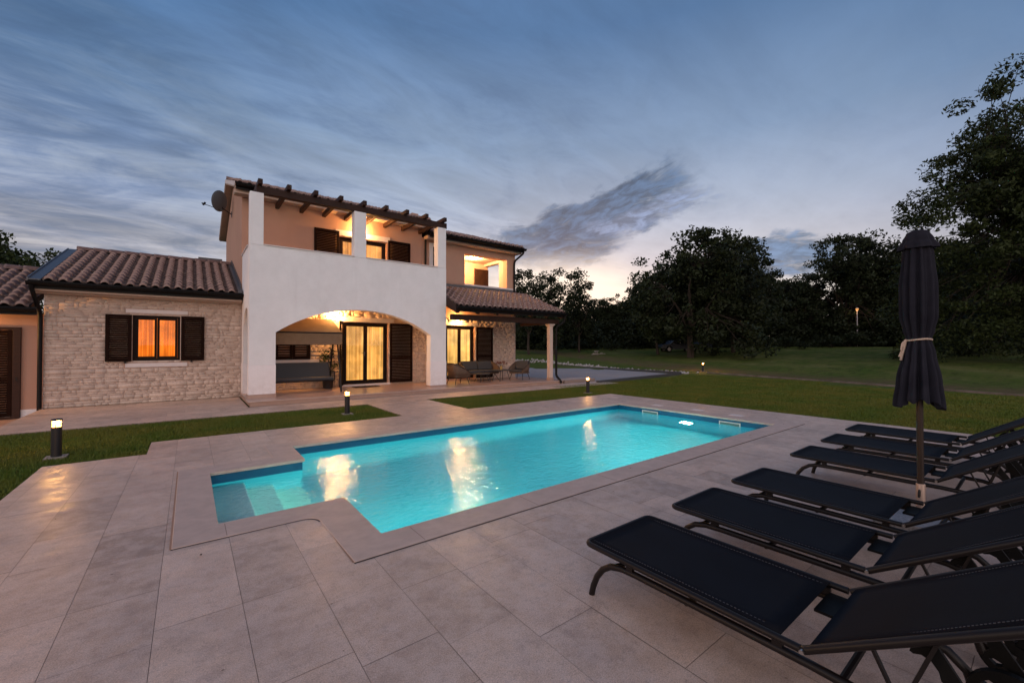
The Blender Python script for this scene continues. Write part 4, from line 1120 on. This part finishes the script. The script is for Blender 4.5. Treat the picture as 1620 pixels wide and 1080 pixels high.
def make_lounger():
    t_ = thing('sun_lounger', '', 'sun lounger', (0, 0, 0), group='black sun loungers in a row on the deck')
    W = .66; hz = .315
    ang = R(33); BL = .78; hy = -1.17
    by, bz = hy - BL * math.cos(ang), hz + BL * math.sin(ang)
    lp_ = rr_loop(0, W, 0, hy, hz, hz, .045)
    MB().tube([(W, hy, hz)] + [p for p in lp_[11::-1]][::1] + [(0, hy, hz)] if False else [(0, hy, hz)] + [p for p in lp_ if p[1] > -.2][:6] + [p for p in lp_ if p[1] > -.2][6:] + [(W, hy, hz)], .0165, 10).build('seat_frame', M['tube'], t_, smooth=True)
    lb_ = rr_loop(0, W, by, hy - .02, bz, hz + .004, .045)
    MB().tube([(0, hy - .012, hz)] + lb_[:12] + [(W, hy - .012, hz)], .0165, 10).build('back_frame', M['tube'], t_, smooth=True)
    st = sling(.012, W - .012, -.012, hz, hy + .075, hz, .018, 'seat', t_)
    bk = sling(.012, W - .012, hy - .03, hz + .012, by + .015, bz - .008, .012, 'backrest', t_)
    # stitched hems
    for par, ya, za, yb, zb in ((bk, hy - .06, hz + .022, by + .03, bz - .01), (st, -.03, hz, hy + .09, hz)):
        n = 60
        for xs in (.045, W - .045):
            mb = MB()
            for k in range(n):
                f0, f1 = k / n, (k + .55) / n; s_ = .0175 - (.0012)
                mb.bar((xs, ya + (yb - ya) * f0, za + (zb - za) * f0 + s_ - .004), (xs, ya + (yb - ya) * f1, za + (zb - za) * f1 + s_ - .004), .0022, .0016)
            mb.build('stitching', M['stitch'], par)
    # lower frame: front feet sweep forward and down, rails run back under the seat
    for x in (.02, W - .02):
        pts = [(x, -.03, .0), (x, -.045, .06), (x, -.075, .13), (x, -.12, .19), (x, -.18, .232), (x, -.26, .252), (x, -.36, .256), (x, -1.20, .258), (x, -1.42, .250), (x, -1.52, .225), (x, -1.58, .17), (x, -1.60, .10)]
        MB().tube(pts, .019, 10).build('leg', M['tube'], t_, smooth=True)
        # brackets joining the rail to the seat
        for yb in (-.30, -1.06): MB().box(x - .012, yb, .262, x + .012, yb - .04, hz - .01).build('bracket', M['tube'], t_)
    arch_ = [(.02, -.20, .24), (.10, -.20, .225), (.33, -.19, .215), (.56, -.20, .225), (W - .02, -.20, .24)]
    for cb in (arch_, [(.02, -.66, .245), (.15, -.66, .235), (.33, -.66, .232), (.51, -.66, .235), (W - .02, -.66, .245)], [(.02, -1.30, .25), (W - .02, -1.30, .25)]): MB().tube(cb, .0145, 8).build('crossbar', M['tube'], t_, smooth=True)
    # back support struts, one V each side
    for x in (.03, W - .03):
        p1 = (x, hy - .22, hz + .125); p2 = (x, hy - .40, hz + .24); q_ = (x, hy - .30, .262)
        MB().bar(p1, q_, .010, .020, up=(1, 0, 0)).bar(p2, q_, .012, .030, up=(1, 0, 0)).build('support_strut', M['tube'], t_)
        # ratchet plate with hooked teeth
        a = Vector((x + .03, hy - .36, hz + .20)); b = Vector((x + .03, hy - .62, .10)); d_ = (b - a); L = d_.length; d_.normalize(); nn = Vector((0, -d_.z, d_.y)) * -1
        if nn.y < 0: nn = -nn
        out_ = []; nt_ = 4
        for k in range(nt_):
            s0 = k / nt_ * L; sl_ = L / nt_
            for u, h in ((0.0, .018), (.10, .050), (.16, .058), (.24, .052), (.28, .030), (.45, .014), (.7, .012), (.92, .022)):
                p = a + d_ * (s0 + u * sl_) + nn * h; out_.append((p.y, p.z))
        e1 = b + nn * .02; e2 = b - nn * .03; e3 = a - nn * .03
        out_ += [(e1.y, e1.z), (e2.y, e2.z), (e3.y, e3.z)]
        MB().prism(out_, 'X', x + .022, x + .038).build('ratchet', M['resin'], t_)
    # spoked resin wheels at the head end
    for x in (.055, W - .055):
        c_ = (x, -1.70, .125)
        def wv(r, th): return (c_[1] + r * math.cos(th), c_[2] + r * math.sin(th))
        hl_ = []
        for k in range(5):
            a0_ = 2 * math.pi * k / 5
            hl_.append([wv(.052, a0_ + .30), wv(.050, a0_ + .95), wv(.078, a0_ + 1.02), wv(.094, a0_ + .90), wv(.097, a0_ + .62), wv(.094, a0_ + .36), wv(.078, a0_ + .22)])
        wh = MB().prism([wv(.125, 2 * math.pi * k / 36) for k in range(36)], 'X', x - .016, x + .016, hl_).build('wheel', M['resin'], t_)
        MB().lathe([(.030, -.024), (.034, -.018), (.034, .018), (.030, .024)], c_, 16, 'X').build('hub', M['resin'], wh) if False else None
    MB().box(.42, hy - .02, .268, .645, hy + .078, .281).build('gap_plate', M['resin'], t_)  # dark plate filling the far side of the gap at the hinge
    MB().tube([(.03, -1.70, .125), (W - .03, -1.70, .125)], .011, 8).tube([(.02, -1.585, .16), (.03, -1.70, .125)], .014, 6).tube([(W - .02, -1.585, .16), (W - .03, -1.70, .125)], .014, 6).build('axle', M['tube'], t_)
    MB().lathe([(.009, -.028), (.009, -.018), (.004, -.016)], (0, hy - .012, hz + .003), 10, 'X').lathe([(.009, .028), (.009, .018), (.004, .016)], (W, hy - .012, hz + .003), 10, 'X').build('hinge_pin', M['pin'], t_)
    return t_
L0 = make_lounger()
LL = ['first black sun lounger, nearest the camera and cut by the lower right corner', 'second black sun lounger from the camera',
      'third black sun lounger, just in front of the closed parasol pole', 'fourth black sun lounger, directly behind the parasol pole',
      'fifth black sun lounger from the camera, second nearest the lawn', 'sixth black sun lounger, farthest along the row beside the lawn']
for i, (x, y, a) in enumerate([(1.99, 1.82, 0), (2.965, 1.825, .3), (3.95, 1.83, -1.2), (5.44, 1.86, .4), (6.57, 1.89, .3), (7.74, 1.92, -.2)]):
    if i == 0: L0.location = (x, y, 0); L0['label'] = LL[0]
    else: dup(L0, (x, y, 0), R(a), LL[i])

# ------------------------------------------------------------------ parasol
ux, uy = 5.03, .725
um = thing('parasol', 'closed dark grey parasol tied with a pale cord between the loungers', 'parasol', (ux, uy, 0))
M['cloth'] = mat('charcoal_cloth', (.021, .021, .030), .9, (.014, .014, .022), 6, bump=.3, bscale=300, bdist=.001, spec=.15)
M['cord'] = mat('pale_cord', (.55, .42, .33), .9)
M['bronze'] = mat('umbrella_pole_metal', (.030, .018, .013), .4, metal=.3)
M['sleeve'] = mat('pale_sleeve', (.40, .30, .25), .4, metal=.6)
M['granite'] = mat('granite_base', (.26, .27, .30), .6, (.14, .15, .17), 60, bump=.3, bscale=120, bdist=.003)
MB().box(-.27, -.27, .0, .27, .27, .07).build('base', M['granite'], um, bevel=.01)
sl_ = MB().lathe([(.042, .07), (.042, .13), (.032, .135), (.032, .36), (.030, .365)], n=20).build('sleeve', M['sleeve'], um, smooth=True)
MB().tube([(.03, 0, .28), (.085, 0, .28)], .007, 6).tube([(.08, -.0, .255), (.088, 0, .305)], .012, 6).build('screw', M['black'], sl_)
MB().tube([(-.034 - .03 + .03 * math.cos(R(30 * k)), 0, .29 + .03 * math.sin(R(30 * k))) for k in range(12)], .006, 6, closed=True).build('crank', M['black'], sl_)
MB().lathe([(.0235, .36), (.0235, 2.45)], n=16).build('pole', M['bronze'], um, smooth=True)
def folded(prof, n=120, seed=2, folds=11, skew=None):
    rd = random.Random(seed); ph = [rd.random() * 6.28 for _ in range(4)]; V, F = [], []
    for z, r, amp, ox in prof:
        for k in range(n):
            t_ = 2 * math.pi * k / n; tw = z * .35
            s_ = (.55 * math.sin(folds * t_ + ph[0] + tw) + .30 * math.sin((folds * 2 - 3) * t_ + ph[1] - tw * 1.6) + .25 * math.sin(5 * t_ + ph[2] + tw))
            s_ = math.copysign(abs(s_) ** .6, s_)
            rr = r * (1 + amp * s_)
            if z < 1.2: zz_ = z + (1.2 - z) / .14 * (.030 * math.sin(2 * t_ + 1) + .016 * math.sin(11 * t_ + 2))
            else: zz_ = z
            V.append((rr * math.cos(t_) + ox, rr * math.sin(t_), zz_))
    m_ = len(prof)
    for j in range(m_ - 1):
        for k in range(n): F.append((j * n + k, j * n + (k + 1) % n, (j + 1) * n + (k + 1) % n, (j + 1) * n + k))
    return V, F
def prof_i(pts, n=26):
    out_ = []
    for k in range(n + 1):
        z = pts[0][0] + (pts[-1][0] - pts[0][0]) * k / n
        for a, b in zip(pts, pts[1:]):
            if a[0] <= z <= b[0] + 1e-9:
                f = (z - a[0]) / (b[0] - a[0]); f = f * f * (3 - 2 * f); out_.append([z] + [a[i] + (b[i] - a[i]) * f for i in (1, 2, 3)]); break
    return out_
V, F = folded(prof_i([(1.06, .136, .32, -.035), (1.25, .117, .34, -.022), (1.50, .088, .30, -.002), (1.61, .071, .16, 0), (1.68, .085, .26, .0), (1.82, .105, .27, 0), (2.05, .108, .24, 0), (2.35, .092, .20, 0), (2.45, .076, .12, 0)], 34))
npmesh('canopy', V, F, M['cloth'], um, smooth=True)
V, F = folded(prof_i([(2.40, .122, .20, .008), (2.42, .118, .20, .008), (2.48, .092, .14, 0), (2.545, .072, .05, 0), (2.56, .05, .03, 0), (2.565, .005, 0, 0)], 22), folds=6, seed=5)
npmesh('top_flap', V, F, M['cloth'], um, smooth=True)
CZ = 1.61
mb = MB().tube([(.081 * math.cos(R(12 * k)), .081 * math.sin(R(12 * k)), CZ + .006 * math.sin(R(24 * k))) for k in range(30)], .008, 6, closed=True)
# bow and hanging ends towards the pool side
vx, vy = -.54, .84
bx, by_ = .088 * vx, .088 * vy
mb.tube([(bx, by_, CZ), (bx * 1.35, by_ * 1.3, 1.575), (bx * 1.4, by_ * 1.4, 1.52), (bx * 1.3, by_ * 1.3, 1.55), (bx, by_, 1.60)], .008, 6)
mb.tube([(bx, by_, CZ), (bx * 1.25, by_ * 1.2, 1.52), (bx * 1.45, by_ * 1.45, 1.43)], .009, 6).tube([(bx, by_, CZ), (bx * 1.1, by_ * 1.3, 1.53), (bx * 1.35, by_ * 1.6, 1.46)], .008, 6)
mb.build('tie_cord', M['cord'], um, smooth=True)
# ------------------------------------------------------------------ trees
def limb(mb, a, b, r0, r1, rd, wob=.12, n=5):
    a, b = Vector(a), Vector(b); L = (b - a).length; pts, rs = [], []
    for k in range(n + 1):
        f = k / n; p = a.lerp(b, f); s = math.sin(math.pi * f) * wob * L * .5
        pts.append(p + Vector((rd.uniform(-1, 1) * s, rd.uniform(-1, 1) * s, rd.uniform(-.4, 1) * s * .6))); rs.append(r0 + (r1 - r0) * f)
    mb.tube(pts, rs, 6); return pts
def make_tree(name, label, seed, H, CR, trunk_h, tr, nclump, per, leaf, lm, crown_z=None, squash=1.0, lean=(0, 0), clump_r=.9, gap=.0, group=None, low=.0, asp=.55):
    """H total height, CR crown radius; crown is a lumpy cloud of clumps hung on limbs"""
    rd = random.Random(seed); rg = np.random.default_rng(seed)
    t_ = thing(name, label, 'tree', (0, 0, 0), group=group)
    cz_ = (trunk_h * (1 - low) + H) / 2; ch = (H - trunk_h * (1 - low)) / 2
    # lobes give the uneven outline
    lobes = [(rd.uniform(-.5, .5) * CR, rd.uniform(-.5, .5) * CR, cz_ + rd.uniform(-.72, .62) * ch, rd.uniform(.42, .66)) for _ in range(11)]
    C_ = []
    while len(C_) < nclump:
        lx, ly, lz, ls = rd.choice(lobes); d = rg.normal(size=3); d /= np.linalg.norm(d); q_ = rd.uniform(.55, 1.03)
        p = np.array([lx, ly, lz]) + d * np.array([CR * ls, CR * ls, ch * ls * squash]) * q_
        if p[2] < trunk_h * (.55 - .5 * low) or p[2] > H: continue
        C_.append(p + np.array([lean[0] * p[2], lean[1] * p[2], 0]))
    C_ = np.array(C_)
    mb = MB(); top = Vector((lean[0] * trunk_h, lean[1] * trunk_h, trunk_h)); 
    limb(mb, (0, 0, -.4), top, tr * 1.25, tr * .8, rd, .04)
    ends = []
    for k in range(7):
        a = 2 * math.pi * k / 7 + rd.random(); e = Vector((math.cos(a) * CR * .45 + lean[0] * cz_, math.sin(a) * CR * .45 + lean[1] * cz_, cz_ + rd.uniform(-.1, .5) * ch))
        ends += limb(mb, top * rd.uniform(.75, 1.0), e, tr * .5, tr * .16, rd)[2:]
    limb(mb, top, (lean[0] * H, lean[1] * H, H * .9), tr * .6, tr * .1, rd)
    for c_ in C_[::2]:
        e = min(ends, key=lambda q: (q - Vector(c_)).length); limb(mb, e, c_, tr * .12, tr * .03, rd, .2, 3)
    mb.build('trunk', M['bark'], t_)
    radii = rg.uniform(.55, 1.25, len(C_)) * clump_r
    V, F, T = leafcloud(rg, C_, radii, per, leaf, asp)
    npmesh('crown', V, F, lm, t_, T)
    return t_
def at(d, px, zoff=None):
    """ground point at view depth d, offset px right of the frame centre (units of the 1620 px frame)"""
    x = d * math.cos(YAW) + d * px / FPX * math.sin(YAW); y = d * math.sin(YAW) - d * px / FPX * math.cos(YAW)
    return (x, y, terr(x, y) - .05)
tA = make_tree('oak_tree', 'broad oak with a dark trunk nearest the distant bollard lamp', 3, 12.6, 6.6, 3.0, .30, 380, 80, .17, M['leafd'], clump_r=.95, low=.75)
tA.location = at(38, 282); tA.scale = (.96, .96, .88)
tB = make_tree('oak_tree', 'dark oak right of the broad one with a thin trunk in the meadow', 8, 11.2, 5.2, 2.8, .20, 250, 80, .17, M['leafd'], clump_r=.95, low=.55)
tB.location = at(43, 350)
tC = make_tree('slender_tree', 'loose leaning tree with a pale bent trunk left of the broad oak', 14, 9.2, 2.6, 2.6, .13, 70, 70, .15, M['leaf'], lean=(-.10, .06), clump_r=.8, low=.5)
tC.location = at(43, 232)
tD = make_tree('airy_tree', 'airy tree silhouetted in the bright gap right of the villa', 19, 9.4, 3.6, 2.6, .14, 130, 70, .13, M['leafd'], clump_r=.72, low=.6)
tD.location = at(45, 68)
bigs = [('oak_tree', tA), ('oak_tree', tB)]
row = [(58, 158, .52, 'small round tree in the bright gap beside the slender one', tB), (60, -8, .92, 'tree directly behind the villa corner', tD),
       (58, 190, .62, 'tree low on the skyline left of the broad oak', tA), (60, 215, .80, 'tree behind the left edge of the broad oak', tB),
       (54, 300, .98, 'tall tree behind the trunk of the broad oak', tA), (56, 380, .95, 'tree behind the thin trunked oak', tB), (60, 425, .88, 'tree right of the thin trunked oak', tA),
       (55, 462, .80, 'tree at the dip of the tree line', tB), (54, 530, 1.12, 'tall tree left of the parasol', tA), (56, 585, 1.16, 'tall tree just left of the parasol top', tB),
       (52, 640, 1.0, 'tree behind the parasol', tA), (50, 700, 1.05, 'tree right of the parasol', tB), (46, 755, 1.0, 'tree behind the big right hand tree', tA), (46, 840, 1.1, 'tree at the right edge of the photo', tB),
       (62, 95, .50, 'low tree under the airy one', tB), (64, 40, .52, 'low tree beside the porch column', tA),
       (44, 26, .95, 'airy tree nearest the porch roof', tD), (47, 106, .86, 'lower airy tree on the right of the tall airy one', tD), (60, 140, .55, 'low round tree under the bright sky gap', tA)]
for i, (d, px, s, lb, src) in enumerate(row):
    x, y, z = at(d, px); dup(src, (x, y, z), R(37 * i + 20), lb, (s * (1 + .06 * math.sin(i * 2.1)), s, s))
# left tree behind the annex
tE = make_tree('broadleaf_tree', 'dark tree showing above the annex roof at the left edge', 31, 8.6, 4.2, 3.0, .22, 120, 90, .13, M['leaf'], clump_r=.8)
x, y, z = at(27, -800); tE.location = (x, y, z + .0)
# near big tree on the right
tR = make_tree('walnut_tree', 'tall leafy tree towering over the right edge beside the parasol', 44, 17.6, 8.0, 5.0, .38, 820, 150, .125, M['leaf'], clump_r=.92, low=.95, asp=.42)
x, y, z = at(25.5, 852); tR.location = (x, y, z); tR.scale = (1.03, 1.03, .95)
# bare twigs poking out of its left side
def under(name, label, d0, d1, p0, p1, n, h, seed, lm=None, size=.16, per=110):
    rg = np.random.default_rng(seed); C_ = []
    for i in range(n):
        d = rg.uniform(d0, d1); px = rg.uniform(p0, p1); x, y, z = at(d, px); hh = h * rg.uniform(.45, 1.0)
        for q_ in range(3): C_.append((x + rg.normal(0, .6), y + rg.normal(0, .6), z + hh * (q_ + .4) / 3))
    V, F, T = leafcloud(rg, np.array(C_), rg.uniform(.7, 1.5, len(C_)), per, size, .55)
    return tag(npmesh(name, V, F, lm or M['leafd'], tone=T), label, None, None, 'stuff')
under('undergrowth', 'dark undergrowth between the trees on the far side of the meadow', 53, 68, -60, 900, 520, 5.0, 77, per=90, size=.20)
under('far_woods', 'far wood closing the view behind the meadow trees', 72, 95, -120, 1250, 460, 10, 78, per=70, size=.34)
under('hedge', 'thick hedge and scrub at the right end of the meadow', 31, 40, 700, 1150, 120, 6.0, 79, per=150, size=.13)
# individual shrubs along the meadow edge
rg = np.random.default_rng(5)
def shrub(h, w_, seed, lm, label):
    rgs = np.random.default_rng(seed); t_ = thing('shrub', label, 'shrub', (0, 0, 0), group='shrubs along the meadow edge')
    C_ = np.array([(rgs.normal(0, w_ * .4), rgs.normal(0, w_ * .4), h * rgs.uniform(.2, .8)) for _ in range(18)])
    mb = MB()
    for c_ in C_[::2]: mb.tube([(0, 0, -.1), tuple(c_ * .6), tuple(c_)], .02, 4)
    mb.build('stem', M['bark'], t_)
    V, F, T = leafcloud(rgs, C_, np.full(18, w_ * .42), 60, .11, .5); npmesh('foliage', V, F, lm, t_, T); return t_
s0 = shrub(1.6, 1.4, 1, M['leafd'], 'low dark shrub in the meadow right of the thin trunked oak'); s0.location = at(46, 405)
for i, (d, px, sc, lb) in enumerate([(48, 505, 1.2, 'rounded shrub at the meadow edge under the tall trees'), (46, 462, .7, 'small shrub between the two meadow shrubs'),
                                     (50, 565, 1.3, 'wide shrub at the meadow edge left of the parasol'), (49, 430, 1.1, 'shrub behind the small meadow shrubs'),
                                     (50, 155, .9, 'shrub on the left side of the meadow behind the driveway'), (49, 546, 1.5, 'shrub at the foot of the lit lamp post'), (49.2, 536, 1.3, 'shrub left of the lamp post foot'), (52, 110, 1.2, 'shrub behind the driveway beside the porch column')]):
    x, y, z = at(d, px); dup(s0, (x, y, z), R(50 * i), lb, (sc, sc, sc * .8))
# ------------------------------------------------------------------ parked vintage pickup, half hidden by the oak trunk
cr_ = thing('parked_car', 'dark parked car under the trees behind the oak trunk', 'car', at(47, 262), R(-34))
cp_ = mat('dark_car_paint', (.02, .025, .04), .25, spec=.6)
body = [(-2.1, .42), (-2.15, .62), (-2.05, .82), (-1.2, .90), (-.75, 1.30), (.55, 1.34), (1.05, .95), (1.95, .86), (2.12, .66), (2.1, .38), (1.75, .34)] + [(1.38 + .36 * math.cos(R(a)), .34 + .36 * math.sin(R(a))) for a in range(0, 181, 20)] + [(-.95, .30)] + [(-1.32 + .36 * math.cos(R(a)), .34 + .36 * math.sin(R(a))) for a in range(0, 181, 20)]
MB().prism(body, 'Y', -.82, .82).build('body', cp_, cr_, bevel=.05)
MB().prism([(-1.12, .93), (-.72, 1.25), (.50, 1.29), (.92, .96)], 'Y', -.835, .835).build('side_window', mat('car_glass', (.01, .012, .015), .05), cr_)
MB().tube([(-1.2, -.84, .92), (-.76, -.80, 1.31), (-.1, -.80, 1.36), (-.1, -.83, .95)], .03, 6).build('window_trim', M['pin'], cr_)
for sx in (-1.32, 1.38):
    for sy in (-.80, .62):
        wh_ = MB().lathe([(.20, 0), (.31, .01), (.33, .04), (.33, .16), (.31, .18), (.20, .18)], (sx, sy, .33), 24, 'Y').build('wheel', M['resin'], cr_, smooth=True)
        MB().lathe([(.19, -.005), (.17, .03), (.05, .01)], (sx, sy, .33), 20, 'Y').build('rim', M['pin'], wh_, smooth=True)
MB().box(2.08, -.7, .60, 2.14, -.5, .74).build('headlight', M['glass'], cr_); MB().box(2.08, .5, .60, 2.14, .7, .74).build('headlight', M['glass'], cr_)
MB().box(-2.17, -.8, .42, -2.08, .8, .52).box(2.05, -.8, .40, 2.16, .8, .50).build('bumper', M['pin'], cr_)
tp = thing('covered_trailer', 'small bluish covered trailer right of the oak trunk', 'trailer', at(47, 300), R(-20))
MB().prism([(-.8, .45), (-.75, .95), (-.3, 1.15), (.5, 1.12), (.9, .8), (.95, .45)], 'Y', -.6, .6).build('cover', mat('blue_tarp', (.05, .06, .11), .5), tp, bevel=.06)
for sy in (-.68, .56): MB().lathe([(.15, 0), (.27, .01), (.27, .11), (.15, .12)], (0, sy, .27), 20, 'Y').build('wheel', M['resin'], tp, smooth=True)
MB().bar((.9, 0, .45), (1.7, 0, .42), .07, .07).build('drawbar', M['black'], tp)
# stacked pale stones in the meadow by the drive
sp = MB(); rd = random.Random(9)
for k in range(7): sp.bar((rd.uniform(-.9, .9), rd.uniform(-.4, .4), .1 + .06 * k), (rd.uniform(-.9, .9), rd.uniform(-.4, .4), .12 + .06 * k), .10, .06)
o = sp.build('timber_pile', mat('weathered_board', (.30, .27, .25), .8)); o.location = at(43, 136); tag(o, 'small heap of pale boards lying in the meadow beyond the driveway', 'board pile')
# ------------------------------------------------------------------ lit lamp post in the wood
lp = thing('lamp_post', 'white lamp post glowing among the trees left of the parasol', 'lamp post', at(50, 546.5))
MB().lathe([(.09, 0), (.07, .3), (.05, 5.6), (.05, 5.62)], n=12).build('pole', M['trim'], lp, smooth=True)
hd = MB().lathe([(.05, 5.60), (.12, 5.65), (.16, 5.72)], n=14).lathe([(.19, 5.98), (.12, 6.06), (.02, 6.10)], n=14).build('lamp_head', M['trim'], lp, smooth=True)
MB().lathe([(.15, 5.72), (.18, 5.80), (.18, 5.97)], n=14).build('globe', emis('lamp_globe', (1, .42, .10), .9), lp, smooth=True)
lp.scale = (.8, .8, .78)
l = lamp('post_light', (0, 0, 5.45), 18, (1, .50, .18), .2); l.parent = lp
# ------------------------------------------------------------------ lawn blades
def blades(name, rects, n, hmin, hmax, seed, label, wdt=.006):
    rg = np.random.default_rng(seed); A = np.array([(r[2] - r[0]) * (r[3] - r[1]) for r in rects]); idx = rg.choice(len(rects), n, p=A / A.sum())
    Rr = np.array(rects)[idx]; x = Rr[:, 0] + rg.random(n) * (Rr[:, 2] - Rr[:, 0]); y = Rr[:, 1] + rg.random(n) * (Rr[:, 3] - Rr[:, 1])
    h = rg.uniform(hmin, hmax, n); th = rg.random(n) * 6.283; lx, ly = rg.normal(0, .4, n) * h, rg.normal(0, .4, n) * h
    w2 = wdt * rg.uniform(.6, 1.4, n); cx_, sy_ = np.cos(th) * w2, np.sin(th) * w2
    V = np.empty((n * 3, 3)); V[0::3] = np.c_[x - cx_, y - sy_, np.full(n, -.03)]; V[1::3] = np.c_[x + cx_, y + sy_, np.full(n, -.03)]; V[2::3] = np.c_[x + lx, y + ly, -.03 + h]
    return tag(npmesh(name, V, np.arange(n * 3).reshape(-1, 3), M['grass']), label, None, None, 'stuff')
blades('grass', [(-7, 8.0, -1.52, 11.28), (-4.5, 2.5, -1.52, 8.0), (-1.52, 8.02, -.5, 11.28), (-.5, 8.97, 3.78, 11.28), (5.54, 8.97, 11.2, 11.28)], 230000, .025, .055, 1, 'mown grass of the strips between deck and walkway')
blades('grass', [(11.0, -1.5, 15, 11.9), (11.2, 9.0, 14.2, 11.9)], 170000, .025, .055, 2, 'mown lawn beyond the pool and the loungers', .008)
blades('grass', [(15, -3.0, 20.6, 11.9), (20.6, 6, 22.3, 12.4)], 110000, .03, .06, 3, 'lawn farther out towards the edging line', .012)
# dry leaves and crumbs on the paving
rg = np.random.default_rng(12); V = []; F = []
for i in range(150):
    x, y = rg.uniform(-1.4, 10.8), rg.uniform(-1.0, 8.9)
    if .1 < x < 9.3 and 3.35 < y < 7.3: continue
    s = rg.uniform(.004, .013) if i % 4 else rg.uniform(.010, .022); a = rg.uniform(0, 6.28); n = len(V); ca, sa_ = math.cos(a) * s, math.sin(a) * s
    V += [(x + ca, y + sa_, .012), (x - sa_ * .5, y + ca * .5, .0125 + s * .3), (x - ca, y - sa_, .012), (x + sa_ * .5, y - ca * .5, .0125)]; F.append((n, n + 1, n + 2, n + 3))
tag(npmesh('fallen_leaves', V, F, mat('dry_leaf', (.055, .035, .022), .9)), 'small dry leaves and crumbs scattered on the paving', None, None, 'stuff')
print('BUILT', len(bpy.data.objects))
